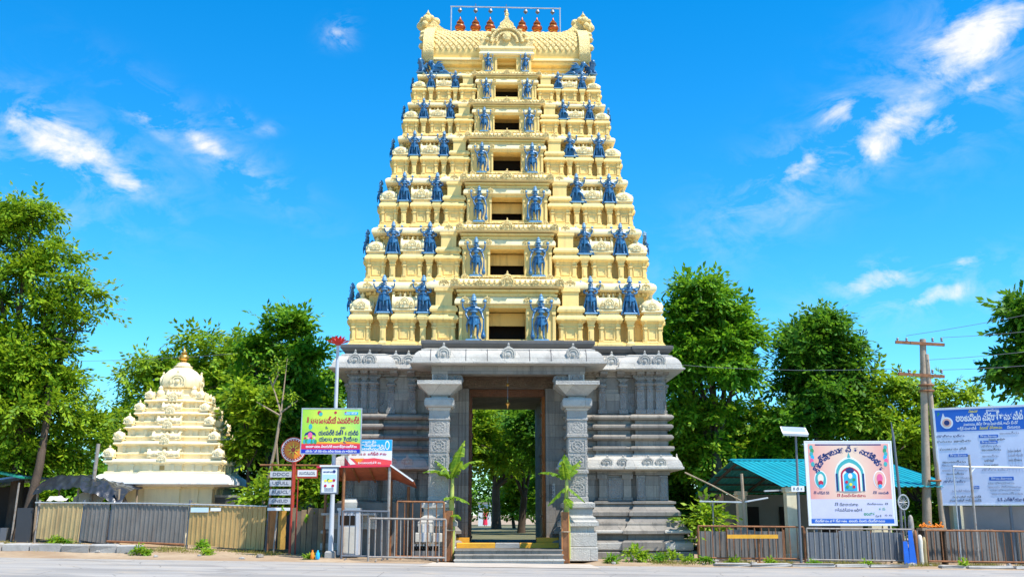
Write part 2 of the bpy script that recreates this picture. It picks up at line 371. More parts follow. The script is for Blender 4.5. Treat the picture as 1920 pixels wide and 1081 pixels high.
def kuta_dome():
    mb = MB()
    mb.sweep(rect(.36,.36), [(0,0),(0,.16)]); mb.sweep(rect(.40,.40), [(0,.15),(.07,.17),(.08,.22),(.03,.27)])
    mb.lathe([(.36,.25),(.47,.33),(.50,.44),(.485,.56),(.43,.70),(.33,.82),(.20,.90),(.10,.94)], 16, sq=0.35, ph=math.pi/16)
    mb.lathe([(.16,.92),(.16,.96),(.06,.99),(.10,1.05),(.11,1.10),(.05,1.16),(.025,1.22),(.0,1.30)], 10)
    for q in range(4):
        a = q*math.pi/2; mb.merge(MED, (0.45*math.sin(a), -0.45*math.cos(a), .30), (.46,.5,.42), a)
    for q in range(4):
        a = q*math.pi/2+math.pi/4; mb.lathe([(.07,.25),(.09,.34),(.05,.42),(.0,.5)], 6, (.50*math.cos(a), .50*math.sin(a), 0))
    return mb
def shala_dome():
    mb = MB()
    mb.box(-.40,.40,-.24,.24,0,.14); mb.sweep(rect(.44,.28), [(0,.13),(.06,.15),(.07,.20),(.02,.25)])
    cs = [(-.26,.24),(-.33,.34),(-.34,.46),(-.29,.60),(-.18,.72),(0,.78),(.18,.72),(.29,.60),(.34,.46),(.33,.34),(.26,.24)]
    mb.yz(cs, -.42, .42)
    for s in (-1, 1):
        mb.yz([(y*1.12, .24+(z-.24)*1.14) for y, z in cs], s*.42, s*.50)
        mb.tube([(s*.46, 0, .82), (s*.50, 0, .92), (s*.44, 0, .99)], [.07,.06,.02], 6)
    mb.merge(MED, (0,-.33,.26), (.44,.6,.46)); mb.merge(MED, (0,.33,.26), (.44,.6,.46), math.pi)
    for x in (-.27, .27): mb.merge(MED, (x,-.32,.27), (.18,.5,.28))
    for x in (-.2, 0, .2): mb.lathe([(.05,.76),(.06,.82),(.03,.86),(.05,.90),(.0,.98)], 6, (x,0,0))
    return mb
MED_ME = MED.mesh('arch_medallion', CREAM_C, 40); MED_ST = MED.mesh('arch_medallion', GRAN_L, 40)
DOME_ME = kuta_dome().mesh('corner_dome', CREAM_L, 35); SHALA_ME = shala_dome().mesh('oblong_dome', CREAM_L, 35)

def pavilion(w, d, H, strips=True, niche=True):
    """one bay of a storey's parapet row: footing, pilastered wall, flaring brackets and cornice; base at z 0, centred"""
    mb = MB(); hx, hy = w*.36, d/2-.14*w; o = w
    mb.sweep(rect(hx, hy), [(.13*o,0),(.13*o,.09*H),(.08*o,.12*H),(.09*o,.16*H),(0,.20*H),(0,.66*H),(.03*o,.68*H),(.03*o,.71*H),(.01*o,.73*H),
                            (.10*o,.79*H),(.14*o,.80*H),(.16*o,.825*H),(.16*o,.87*H),(.13*o,.93*H),(.09*o,.97*H),(.05*o,1.0*H)])
    if strips:
        t = .10*w
        for rz_, a, b in ((0, hx, hy), (math.pi/2, hy, hx), (-math.pi/2, hy, hx)):
            for s in (-1, 1):
                q = MB(); q.box(-t/2, t/2, -.045, .02, .19*H, .62*H); q.box(-t*.8, t*.8, -.07, .02, .57*H, .62*H); q.box(-t*.6, t*.6, -.06, .02, .64*H, .72*H); q.box(-t*.7,t*.7,-.06,.02,.19*H,.25*H)
                q.yz([(.02,.70*H),(-.06,.72*H),(-.17*w,.80*H),(.02,.80*H)], -t*.5, t*.5)
                c, sn = math.cos(rz_), math.sin(rz_); lx, ly = s*(a-t/2), -b
                mb.merge(q, (lx*c-ly*sn, lx*sn+ly*c, 0), (1,1,1), rz_)
            if niche:
                q = MB(); pw = w*.15
                q.box(-pw-.025, -pw, -.03, .01, .27*H, .58*H); q.box(pw, pw+.025, -.03, .01, .27*H, .58*H); q.box(-pw-.025, pw+.025, -.032, .01, .58*H, .61*H); q.box(-pw-.025, pw+.025, -.032, .01, .245*H, .27*H)
                c, sn = math.cos(rz_), math.sin(rz_); mb.merge(q, (b*sn, -b*c, 0), (1,1,1), rz_)
    return mb

# ------------------------------------------------------------------ the gateway tower
TX, TY, TROT = -0.27, 40.8, R(1.5)
GOP = thing('temple_gateway_tower', 'tall cream seven-storey temple gateway tower on a carved grey granite base', 'temple tower', (TX, TY, 0), TROT)
def TW(x, y, z):
    c, s = math.cos(TROT), math.sin(TROT); return (TX + x*c - y*s, TY + x*s + y*c, z)
ZB = [7.44, 9.90, 12.05, 14.09, 15.87, 17.34, 18.61]
HW = [5.83, 5.50, 5.05, 4.62, 4.21, 3.88, 3.54]
STAT = []          # statue places: (storey, kind, x, y, z, height, facing)

def storey(k):
    zb, h, hw, hn = ZB[k], ZB[k+1]-ZB[k], HW[k], HW[k+1]
    s = h/2.46; FW = hw; hw = hw-(.26 if k else .08)*s
    hd, u = .66*FW-(.26 if k else .12)*s, hn-.42*s**.4
    ud = .66*hn-.42*s**.4
    xn = .115*FW+.03
    def notched(hx, hy, d): return [(-hx,-hy),(-xn,-hy),(-xn,-hy+d),(xn,-hy+d),(xn,-hy),(hx,-hy),(hx,hy),(-hx,hy)]
    core = MB()
    # continuous footing, recessed lower wall and ledge
    core.sweep(rect(hw-.10*s, hd-.10*s), [(.10*s,0),(.10*s,.035*h),(.05*s,.045*h),(.06*s,.065*h),(.02*s,.07*h)])
    core.sweep(notched(hw-.10*s, hd-.10*s, 1.3*s), [(.02*s,.068*h),(-.02*s,.08*h),(-.40*s,.10*h),(-.40*s,.40*h),(-.34*s,.41*h),(-.30*s,.43*h),(-.30*s,.46*h),(-.34*s,.475*h)])
    core.sweep(notched(u, ud, .75*s), [(0,.45*h),(0,.50*h),(.03*s,.51*h),(.03*s,.54*h),(0,.55*h),(0,.80*h),(.05*s,.81*h),(.05*s,.84*h)])
    st = core.build('storey', CREAM, GOP, loc=(0,0,zb))
    # big roll cornice closing the storey, stepping out over the middle bays
    def bplan(b1, b2, p1, p2):
        x1, x2 = .46*hn, .30*hn; Y = -ud
        return [(-u,Y),(-x1,Y),(-x1,Y-p1),(-x2,Y-p1),(-x2,Y-p2),(x2,Y-p2),(x2,Y-p1),(x1,Y-p1),(x1,Y),(u,Y),(u,ud),(-u,ud)]
    cp = bplan(0,0,.22*s,.55*s); o = hn-u
    cn = MB().sweep(cp, [(.02,.85*h),(.75*o,.855*h),(.97*o,.865*h),(o,.88*h),(o,.915*h),(.95*o,.94*h),(.80*o,.965*h),(.60*o,.985*h),(.30*o,1.0*h+.004)])
    cn.build('cornice', CREAM_L, st, 28)
    dn = MB(); nd = int(2*u/(.17*s**.5))
    for i in range(nd):
        x = -u+.04+(2*u-.08)*i/(nd-1); Y = -ud-(.55*s if abs(x) < .30*hn else .22*s if abs(x) < .46*hn else 0); dn.box(x-.035*s, x+.035*s, Y-.12*s, Y, .80*h, .848*h)
    for sx in (-1, 1):
        for i in range(int(nd*.6)):
            y = -ud+.04+(2*ud-.08)*i/(int(nd*.6)-1); dn.box(min(sx*u, sx*(u+.12*s)), max(sx*u, sx*(u+.12*s)), y-.035*s, y+.035*s, .80*h, .848*h)
    struct(dn.build('dentil_row', CREAM, st), 'stuff')
    for fx in (-.93, -.62, .62, .93): place(MED_ME, 'arch_medallion', st, (fx*hn, -ud-.93*o, .865*h), 0, (.34*s,.30*s,.26*s))
    for sx in (-1, 1):
        for fy in (-.8, -.3, .3, .8): place(MED_ME, 'arch_medallion', st, (sx*(u+.93*o), fy*ud, .865*h), sx*math.pi/2, (.34*s,.30*s,.26*s))
    H = .48*h
    # pavilions
    wk, wsx, wp = .145*FW, .160*FW, .062*FW
    kme = pavilion(wk, wk, H).mesh('pavilion', CREAM); sme = pavilion(wsx, .62*s+.16, H).mesh('pavilion', CREAM); 
    pm = MB(); a = .017*FW
    pm.sweep(rect(a, .16*s), [(.05*s,0),(.05*s,.10*H),(.02*s,.14*H),(0,.16*H),(0,.60*H),(.03*s,.62*H),(.03*s,.66*H),(.01*s,.68*H),(.07*s,.80*H),(.11*s,.82*H),(.12*s,.90*H),(.09*s,.96*H),(.09*s,1.0*H)])
    pm.box(-a*.5, a*.5, -.185*s, -.15*s, .24*H, .52*H)
    pme = pm.mesh('statue_pilaster', CREAM)
    # slim pilasters on the statue piers
    for cx in (-1, 1):
        for cy in (-1, 1):
            x, y = cx*(hw-wk/2-.02), cy*(hd-wk/2-.02)
            place(kme, 'pavilion', st, (x, y, 0)); place(DOME_ME, 'corner_dome', st, (x, y, H-.01), 0, (wk*1.0, wk*1.0, .375*h/1.3))
    yf = -(hd-.05)
    for sx in (-1, 1):
        place(sme, 'pavilion', st, (sx*.640*FW, yf+.27*s, 0)); place(SHALA_ME, 'oblong_dome', st, (sx*.640*FW, yf+.26*s, H-.01), 0, (wsx*.98, .95*s, .375*h))
        for f in (.77, .523):
            place(pme, 'statue_pilaster', st, (sx*f*FW, yf+.10*s, 0))
            STAT.append((k, 'attendant', sx, f, sx*f*FW, yf-.02*s, zb+H, .59*h, 0.0))
        # small dark openings between the piers
        for f in (.585, .71, .455+.03, .83):
            q = MB(); q.box(-.05*s, .05*s, -.03, .03, .13*h, .33*h); q.box(-.08*s, .08*s, -.045, .02, .33*h, .355*h); q.box(-.07*s,.07*s,-.04,.02,.12*h,.14*h)
            q.build('pilaster', CREAM, st, loc=(sx*f*FW, -(hd-.50*s), 0))
        # the tower's flanks carry the same row
        for fy in (-.50, .50):
            place(sme, 'pavilion', st, (sx*(hw-.05-.25*s), fy*hd, 0), sx*math.pi/2); place(SHALA_ME, 'oblong_dome', st, (sx*(hw-.05-.26*s), fy*hd, H-.01), math.pi/2, (wsx*.98, .95*s, .375*h))
        for fy in (-.72, -.26, .26):
            place(pme, 'statue_pilaster', st, (sx*(hw-.12*s), fy*hd, 0), sx*math.pi/2)
            if fy < 0: STAT.append((k, 'flank', sx, fy, sx*(hw+.02*s), fy*hd, zb+H, .56*h, sx*math.pi/2))
        # outer middle bay with a double cap
        w1 = .165*FW; x1 = .395*FW
        b1 = pavilion(w1*1.08, .7*s, .47*h)
        b1.sweep(rect(w1/2*.9, .26*s), [(0,.46*h),(0,.50*h),(.07*s,.51*h),(.08*s,.545*h),(.03*s,.58*h),(0,.60*h)])
        b1.sweep(rect(w1/2*.62, .24*s), [(0,.59*h),(0,.80*h),(.05*s,.82*h),(.05*s,.86*h)])
        b1.build('middle_bay', CREAM, st, loc=(sx*x1, -(hd-.14*s), 0))
        place(MED_ME, 'arch_medallion', st, (sx*x1, -(ud+.22*s+.9*o), .87*h), 0, (.42*s,.35*s,.34*s))
    window_bay(st, zb, h, FW, hd, s, k)
    # pierced parapet in front of the next storey's opening
    pw = .30*hn; yb = -(ud+.55*s+.22*o)
    bal = MB(); bal.box(-pw, pw, yb-.06*s, yb+.10*s, .95*h, .99*h); bal.box(-pw-.03, pw+.03, yb-.09*s, yb+.13*s, 1.02*h, 1.038*h)
    nb = 15
    for i in range(nb):
        x = -pw+.04+(2*pw-.08)*i/(nb-1); bal.box(x-.028*s, x+.028*s, yb-.04*s, yb+.08*s, .985*h, 1.025*h)
    bal.box(-pw-.02, pw+.02, yb-.075*s, yb+.11*s, .965*h, .98*h)
    bal.build('parapet', CREAM_C, st)
    # carved garland frieze along the face of the middle cornice, with a row of buds on its edge
    fw = .30*hn+.9*o; yq = -(ud+.55*s+o)
    fz_ = MB(); fz_.box(-fw, fw, yq-.025*s, yq+.06*s, .872*h, .888*h); fz_.box(-fw*.98, fw*.98, yq-.012*s, yq+.05*s, .888*h, .925*h); nk_ = 22
    for i in range(nk_):
        x = -fw*.96+2*fw*.96*i/(nk_-1)
        fz_.lathe([(.0,-.05*s),(.045*s,-.02*s),(.05*s,.01*s),(.02*s,.05*s),(.0,.075*s)], 6, (x, yq+.03*s, .945*h))
        if i < nk_-1: fz_.tube([(x, yq-.03*s, .922*h), (x+fw*.96/(nk_-1), yq-.045*s, .900*h), (x+2*fw*.96/(nk_-1), yq-.03*s, .922*h)], .014*s, 4)
    struct(fz_.build('garland_frieze', CREAM_C, st, 40), 'stuff')
    place(MED_ME, 'arch_medallion', st, (0, yq-.03*s, .862*h), 0, (.52*s,.6*s,.36*s))
    for sx in (-1, 1): place(MED_ME, 'arch_medallion', st, (sx*fw*.5, yq-.03*s, .866*h), 0, (.30*s,.5*s,.24*s)); place(MED_ME, 'arch_medallion', st, (sx*fw*.94, yq-.02*s, .866*h), 0, (.34*s,.5*s,.30*s))
    place(MED_ME, 'arch_medallion', st, (0, yb-.07*s, .915*h), 0, (.44*s,.5*s,.42*s))
    for sx in (-1, 1): place(MED_ME, 'arch_medallion', st, (sx*pw*.94, yb-.05*s, .955*h), 0, (.3*s,.4*s,.3*s))

def window_bay(st, zb, h, hw, hd, s, k, top=False):
    x2, xw = .30*hw, .115*hw; yf = -(hd+.20*s); yb = -(hd-.55*s); ybk = -(hd-1.25*s)
    z0, zw0, zw1, zt = 0.0, (.09+.014*k)*h, (.555)*h, .605*h
    wb = MB()
    wb.box(-x2, -xw, yf, yb, z0, zt); wb.box(xw, x2, yf, yb, z0, zt); wb.box(-xw, xw, yf, yb, zw1, zt); wb.box(-xw, xw, yf, yb, z0, zw0)
    if k < 3: wb.box(-xw, xw, yf+.95*s, yf+1.02*s, .36*h, zw1)                       # inner lintel
    wb.sweep(rect(x2, (yb-yf)/2, 0, (yf+yb)/2), [(.0,.0),(.06*s,0.005),(.06*s,.035*h),(.03*s,.05*h),(.0,.06*h)], False, False)
    for sx in (-1, 1):
        for xx, w in ((xw+.05*s, .07*s), (x2-.07*s, .09*s), (x2-.30*s, .06*s)):
            wb.box(sx*xx-w/2, sx*xx+w/2, yf-.05*s, yf+.02, .05*h, .50*h); wb.box(sx*xx-w*.8, sx*xx+w*.8, yf-.075*s, yf+.02, .46*h, .50*h); wb.box(sx*xx-w*.7, sx*xx+w*.7, yf-.07*s, yf+.02, .05*h, .09*h)
    wb.box(-x2-.02, x2+.02, yf-.04*s, yf+.05, .56*h, .605*h)
    wb.build('window_bay', CREAM, st)
    pl = rect(x2, (yb-yf)/2, 0, (yf+yb)/2)
    MB().sweep(pl, [(.02,.60*h),(.13*s,.605*h),(.16*s,.615*h),(.16*s,.64*h),(.14*s,.675*h),(.09*s,.71*h),(.03,.725*h)]).build('bay_cornice', CREAM_L, st, 28)
    for sx in (-1, 1):
        for f in (.42, .88): place(MED_ME, 'arch_medallion', st, (sx*f*x2, yf-.15*s, .62*h), 0, (.30*s,.30*s,.24*s))
    MB().sweep(pl, [(-.03,.72*h),(.06*s,.735*h),(.07*s,.76*h),(-.02,.765*h),(-.02,.785*h),(.10*s,.80*h),(.11*s,.825*h),(.02,.84*h)]).build('attic_moulding', CREAM, st)
    dk = MB(); dk.box(-xw-.03, xw+.03, ybk, ybk+.04, zw0-.01, zw1+.02); dk.build('dark_void_panel', DARK, st)  # near-black panel added for the unlit depth of the opening
    for sx in (-1, 1): STAT.append((k, 'guardian', sx, .22, sx*.208*hw, yf-.21*s, zb+.045*h, .71*h, 0.0))

for k in range(6): storey(k)

def crown():
    """neck storey, barrel roof, horned gables, central arch, lattice"""
    zb = ZB[6]; hw, hd = 3.54, 2.34
    nk = MB()
    nk.sweep(rect(2.86, 1.62), [(.25,0),(.25,.10),(.12,.13),(0,.16),(0,.40),(.08,.42),(.08,.48),(.02,.50),(.02,.56),(.22,.60),(.26,.66),(.26,.72),(.12,.78)])
    st = nk.build('storey', CREAM, GOP, loc=(0,0,zb))
    # the topmost opening
    H = 1.28
    x2, xw, yf, yb = .98, .38, -2.22, -1.50
    wb = MB(); wb.box(-x2,-xw,yf,yb,0,.80); wb.box(xw,x2,yf,yb,0,.80); wb.box(-xw,xw,yf,yb,.70,.80); wb.box(-xw,xw,yf,yb,0,.22)
    for sx in (-1,1):
        for xx in (xw+.05, x2-.06): wb.box(sx*xx-.04, sx*xx+.04, yf-.04, yf+.02, .04, .70)
    wb.build('window_bay', CREAM, st)
    MB().sweep(rect(x2,(yb-yf)/2,0,(yf+yb)/2), [(.02,.80),(.10,.81),(.13,.86),(.10,.93),(.02,.98)]).build('bay_cornice', CREAM_L, st, 28)
    MB().box(-xw-.02,xw+.02,yb-.05,yb-.02,.1,.78).build('dark_void_panel', DARK, st)  # unlit depth of the top opening, drawn as a near-black panel
    bm_ = MB(); bm_.box(-1.06,1.06,yf-.02,yb,.98,1.10); bm_.box(-1.12,1.12,yf-.08,yb,1.10,1.20); bm_.build('lintel', CREAM_L, st)
    for sx in (-1,1): STAT.append((6,'guardian',sx,.22, sx*.74, yf-.12, zb+.06, .86, 0.0))
    # barrel roof
    zr = .76
    cs = [(-1.74,0),(-1.90,.18),(-1.95,.42),(-1.88,.74),(-1.66,1.08),(-1.30,1.42),(-.86,1.72),(-.42,1.92),(0,1.98)]
    cs = cs + [(-y, z) for y, z in reversed(cs[:-1])]
    rf = MB(); rf.yz([(y, zr+z) for y, z in cs], -2.98, 2.98); roof = rf.build('barrel_roof', CREAM, GOP, 35, loc=(0,0,zb))
    rim = MB(); rim.box(-3.0,3.0,-1.98,-1.70,zr-.02,zr+.07); rim.box(-3.0,3.0,1.70,1.98,zr-.02,zr+.07); rim.box(-2.7,2.7,-.16,.16,zr+1.95,zr+2.05); rim.build('roof_rim', CREAM_L, roof)
    # lozenge scales laid over the vault, each its own piece
    lz = MB(); lz.add([(-.11,0,0),(0,0,-.155),(.11,0,0),(0,0,.155),(-.075,-.04,0),(0,-.045,-.105),(.075,-.04,0),(0,-.045,.105)],
                      [(0,1,5,4),(1,2,6,5),(2,3,7,6),(3,0,4,7),(4,5,6,7)])
    lme = lz.mesh('lozenge_scale', CREAM_C)
    arc = [(-1.935,.30),(-1.95,.42),(-1.88,.74),(-1.66,1.08),(-1.30,1.42),(-.86,1.72)]
    rows = []
    for (y0,z0),(y1,z1) in zip(arc, arc[1:]): rows.append((y0,z0,y1,z1))
    L = [0]
    for r_ in rows: L.append(L[-1]+math.hypot(r_[2]-r_[0], r_[3]-r_[1]))
    nrow = 11
    for i in range(nrow):
        t = .22 + i*.162
        if t > L[-1]: break
        j = max(q for q in range(len(rows)) if L[q] <= t); y0,z0,y1,z1 = rows[j]; f = (t-L[j])/(L[j+1]-L[j])
        y, z = y0+(y1-y0)*f, z0+(z1-z0)*f; ang = math.atan2(-(y1-y0)*-1, z1-z0)
        for c in range(26):
            x = -2.84 + c*.2305 + (.115 if i % 2 else 0)
            if abs(x) < 1.0-.10*i or x > 2.9: continue
            o = place(lme, 'lozenge_scale', roof, (x, y-.012, zr+z)); o.rotation_euler = (-ang, 0, 0)
    # end gables: thick horseshoe plates rising into lion-faced horns
    for s in (-1, 1):
        g = MB(); k = 1.10
        out = [(y*k, zr+z*k-.08) for y, z in cs]
        out[8] = (0, zr+2.42)
        g.yz(out, s*2.93, s*3.36)
        g.yz([(y*.86, zr+.05+(z)*.86) for y, z in cs], s*3.36, s*3.44)
        for q in range(9):
            a = math.pi*(q+.5)/9; g.lathe([(.12,-.1),(.17,0),(.12,.1),(.02,.16)], 8, (s*3.40, -1.72*math.cos(a), zr+.42+1.42*math.sin(a)))
        g.build('gable_arch', CREAM_C, roof, 30, loc=(0,0,0))
        hn_ = MB()    # swept horn down to the ridge
        pts = [(3.36,zr+1.7),(3.42,zr+2.35),(3.30,zr+2.72),(3.05,zr+2.62),(2.86,zr+2.36),(2.62,zr+2.16),(2.38,zr+2.08),(2.36,zr+1.9),(2.9,zr+1.7)]
        hn_.xz([(s*x, z) for x, z in pts], -.26, .26)
        # lion face: brow, muzzle, curls and crest
        for (x,y,z,r_) in ((3.42,0,2.52,.30),(3.58,-.08,2.40,.20),(3.34,-.34,2.62,.18),(3.34,.34,2.62,.18),(3.46,-.20,2.30,.17),(3.46,.2,2.30,.17),(3.28,0,2.86,.15),(3.16,-.22,2.70,.15),(2.96,0,2.66,.18),(3.40,-.42,2.34,.15),(3.52,-.28,2.62,.10),(3.30,-.12,2.96,.08)):
            hn_.lathe([(.0,-1),(.55,-.8),(.92,-.35),(1.0,0),(.9,.4),(.55,.8),(.0,1.0)], 9, (0,0,0)); n=7*9
            for i in range(len(hn_.v)-n, len(hn_.v)):
                vx,vy,vz = hn_.v[i]; hn_.v[i] = (s*(x+vx*r_), y+vy*r_, zr+z+vz*r_-.06)
        hn_.lathe([(.09,0),(.12,.08),(.04,.16),(.0,.30)], 8, (s*3.30,0,zr+2.86))
        hn_.build('lion_horn', CREAM_C, roof, 40)
    # great central arch over the top opening
    ca = MB(); yfr = -2.22
    ol = [(-1.05,1.20),(-1.05,1.42),(-.86,1.50),(-.80,1.72),(-.72,1.62),(-.58,1.74),(-.62,1.98),(-.46,1.92),(-.30,2.02),(-.26,2.22),(-.12,2.34),(0,2.66)]
    ol = ol + [(-x,z) for x,z in reversed(ol[:-1])]
    ca.xz(ol, yfr-.04, yfr+.55)
    for r_, t in ((.62,.07),(.42,.06)): ca.tube([(r_*math.cos(a), yfr-.08, 1.36+r_*math.sin(a)) for a in [math.pi*i/12 for i in range(13)]], t, 6)
    for i in range(9):
        a = math.pi*(i+.5)/9; ca.lathe([(.06,-.06),(.09,0),(.06,.06)], 7, (.80*math.cos(a), yfr-.07, 1.36+.66*math.sin(a)))
    ca.tube([(0,yfr-.02,1.58),(0,yfr-.16,1.58),(0,yfr-.2,1.58)], [.2,.17,.04], 10)
    ca.lathe([(.05,0),(.10,.1),(.04,.2),(0,.34)], 8, (0,yfr+.1,2.56))
    for s in (-1,1): ca.lathe([(.08,0),(.12,.12),(.05,.22),(0,.36)], 8, (s*.98,yfr+.05,1.40))
    ca.build('central_arch', CREAM_C, roof, 35)
crown()
# ------------------------------------------------------------------ granite base of the tower
def stone_base():
    prof = [(.62,0),(.62,.14),(.50,.16),(.50,.30),(.66,.33),(.66,.60),(.58,.66),(.42,.68),(.42,.86),(.62,.88),(.62,.98),(.54,1.06),(.46,1.15),(.46,1.23),(.36,1.31),(.28,1.45),(.36,1.48),(.36,1.60),(.22,1.72),(.14,1.86),(.22,1.89),(.22,1.96),(0,2.0),
            (0,2.86),(.07,2.88),(.07,2.99),(.12,3.0),(.12,3.02)]
    prof2 = [(.1,3.60),(.1,3.70),(.22,3.72),(.24,3.78),(.22,3.85),(.05,3.88),(.05,4.05),(.16,4.08),(.22,4.14),(.22,4.20),(.16,4.26),(.03,4.28),(.03,4.42),(.16,4.45),(.22,4.51),(.22,4.57),(.16,4.63),(.04,4.65),(.04,4.76),(.18,4.79),(.24,4.85),(.24,4.90),(.18,4.96),(0,5.0),(0,6.30),(.07,6.31),(.07,6.38),(.14,6.40),(.14,6.49)]
    kap = [(.12,3.02),(.38,3.03),(.46,3.04),(.50,3.06),(.50,3.13),(.46,3.145),(.45,3.20),(.41,3.31),(.33,3.42),(.24,3.48),(.16,3.50),(.16,3.56),(.1,3.61)]
    for s in (-1, 1):
        P_ = [(-5.62,-4.02),(-4.55,-4.02),(-4.55,-3.82),(-4.32,-3.82),(-4.32,-3.92),(-3.22,-3.92),(-3.22,-3.80),(-2.2,-3.80),(-2.2,3.85),(-5.62,3.85)]
        if s > 0: P_ = [(-x, y) for x, y in reversed(P_)]
        pier = MB().sweep(P_, prof).sweep(P_, prof2).build('stone_base', GRAN, GOP, 30)
        MB().sweep(P_, kap).build('lower_eave', GRAN_L, pier, 30)
        X = lambda x: s*(x-(.22 if x > 4.6 else .08 if x > 3 else 0))
        for x in (5.55, 5.1, 4.1, 3.55): place(MED_ST, 'arch_medallion', pier, (X(x), -4.02-.42 if x > 4.7 else -3.92-.42, 3.14), 0, (.42,.4,.34))
        for y in (-3.4,-2.2,-1,.2): place(MED_ST, 'arch_medallion', pier, (X(5.85+.43), y, 3.16), s*math.pi/2, (.36,.4,.40))
        # upper pilasters
        def pilaster(H, w, mat, name, x, y, z, rz=0.0):
            q = MB(); q.box(-w*.7,w*.7,-.10,.04,0,.12*H); q.box(-w*.5,w*.5,-.075,.04,.12*H,.62*H); q.box(-w*.56,w*.56,-.085,.04,.34*H,.40*H)
            q.lathe([(w*.52,.62*H),(w*.62,.65*H),(w*.50,.68*H),(w*.66,.71*H),(w*.52,.75*H),(w*.80,.79*H),(w*.86,.82*H),(w*.80,.85*H),(w*.45,.87*H)], 10, (0,-.03,0), sy=.8)
            q.box(-w*.45,w*.45,-.08,.04,.86*H,.93*H); q.xz([(-w*.45,.92*H),(w*.45,.92*H),(w*1.0,1.0*H),(-w*1.0,1.0*H)], -.10, .04)
            return q.build(name, mat, pier, 30, loc=(x, y, z), rz=rz)
        for x in (4.95, 5.62): pilaster(1.30,.26,GRAN_C,'pilaster',X(x),-4.03,5.0)
        pilaster(1.30,.20,GRAN_C,'pilaster',X(5.285),-4.025,5.0)
        for x in (3.45, 4.20): pilaster(1.24,.22,GRAN_C,'pilaster',X(x),-3.93,5.0)
        q = MB(); q.box(-.27,.27,-.06,.02,5.02,5.72); q.box(-.22,.22,-.075,.02,5.10,5.60); q.build('niche_panel', GRAN, pier, loc=(X(3.825),-3.92,0))
        q = MB(); q.box(-.17,.17,-.05,.02,5.05,5.75); q.tube([(.10*math.cos(a),-.06,5.46+.14*math.sin(a)) for a in [2*math.pi*i/12 for i in range(13)]], .022, 5); q.build('carved_panel', GRAN_C, pier, loc=(X(4.57),-3.82,0))
        q = MB(); q.box(-.42,.42,-.04,.02,5.03,5.95); q.box(-.30,.30,-.055,.02,5.2,5.7); q.build('wall_panel', GRAN, pier, loc=(X(2.62),-3.80,0))
        for x in (5.62,4.95,4.1,3.5,5.28): # brackets under the upper eave
            q = MB(); q.yz([(0,6.30),(-.34,6.40),(-.36,6.49),(0,6.49)], -.13, .13); q.build('bracket', GRAN_C, pier, loc=(X(x),-3.95,0))
        # flank pilasters
        for y in (-3.5,-2.6,-.9,.9): pilaster(1.28,.26,GRAN_C,'pilaster',X(5.86),y,5.0,s*math.pi/2)
        # lower wall: broad carved pilasters and niche frames
        for x, w in ((5.68,.30),(4.88,.30)):
            q = MB(); q.box(-w/2,w/2,-.07,.02,2.0,2.86); q.box(-w*.36,w*.36,-.10,.02,2.10,2.76); q.build('carved_pilaster', GRAN_C, pier, loc=(X(x),-4.02,0))
        q = MB(); q.box(-.25,.25,-.035,.02,2.03,2.83); q.build('niche_panel', GRAN, pier, loc=(X(5.28),-4.02,0))
        for x in (3.42, 4.28):
            q = MB(); q.box(-.13,.13,-.08,.02,2.0,2.86); q.box(-.19,.19,-.12,.02,2.74,2.88); q.box(-.17,.17,-.11,.02,2.0,2.1); q.build('pilaster', GRAN, pier, loc=(X(x),-3.92,0))
        q = MB(); q.box(-.30,.30,-.05,.02,2.0,2.78); q.box(-.23,.23,-.075,.02,2.08,2.70); q.build('niche_panel', GRAN_C, pier, loc=(X(3.85),-3.92,0))
        q = MB(); q.box(-.16,.16,-.10,.02,2.0,2.88); q.box(-.22,.22,-.14,.02,2.72,2.88); q.build('pilaster', GRAN, pier, loc=(X(2.9),-3.80,0))
        for y in (-3.3,-1.6,.2): 
            q = MB(); q.box(-.02,.08,-.16,.16,2.0,2.86); q.build('carved_pilaster', GRAN_C, pier, loc=(X(5.85) if s > 0 else X(5.91),y,0))
        # plinth facing blocks, laid singly
        rnd = random.Random(5+s); x = 2.98
        while x < 6.26:
            w = rnd.uniform(.62,1.05); x1 = min(x+w, 6.32)
            if 6.32-x1 < .3: x1 = 6.32
            for (z0,z1,p) in ((.0,.29,.10),(.345,.60,.06),(.885,1.0,.04)):
                yy = -(4.02+.62+p) if x > 4.6 else -(3.92+.62+p); d = rnd.uniform(-.02,.02)
                q = MB(); q.sweep(rect((x1-x)/2-.012,.20), [(-.03,z0),(0,z0+.03),(0,z1-.03),(-.03,z1)])
                q.build('plinth_block', GRAN_L if z0 > .3 else GRAN, pier, 0, loc=(s*(x+x1)/2, yy+.20+d, 0))
            x = x1
        # door jamb lining
        MB().box(min(X(1.36),X(2.22)),max(X(1.36),X(2.22)),-3.83,3.86,.0,5.92).build('door_jamb', GRAN, pier)
        q = MB()
        for i,(w,d) in enumerate(((.10,.10),(.22,.06),(.34,.03))): q.box(min(X(1.36),X(1.36+w)),max(X(1.36),X(1.36+w)),-3.83-d,-3.7,.5,5.9)
        q.build('jamb_moulding', GRAN, pier)
        w = MB(); w.box(-.055,.055,-.12,.12,.52,5.9); w.build('door_post', WOOD_O if s > 0 else WOOD, pier, loc=(X(1.305),-3.35,0))
        lf = MB(); lf.box(-.05,.05,0,1.22,.56,5.7)
        for i in range(7): lf.box(-.08,.08,.06,1.16,.7+i*.72,.78+i*.72)
        lf.build('door_leaf', WOOD, pier, loc=(X(1.305),-3.2,0))
    # lintel course, passage ceiling and floor
    l = MB(); l.box(-2.22,2.22,-3.82,3.87,5.925,6.49); lint = l.build('lintel_course', GRAN, GOP)
    q = MB(); q.box(-1.34,1.34,-3.52,-3.2,5.66,5.92); q.box(-1.34,1.34,-3.56,-3.5,5.86,5.90); q.build('door_lintel', WOOD, lint)
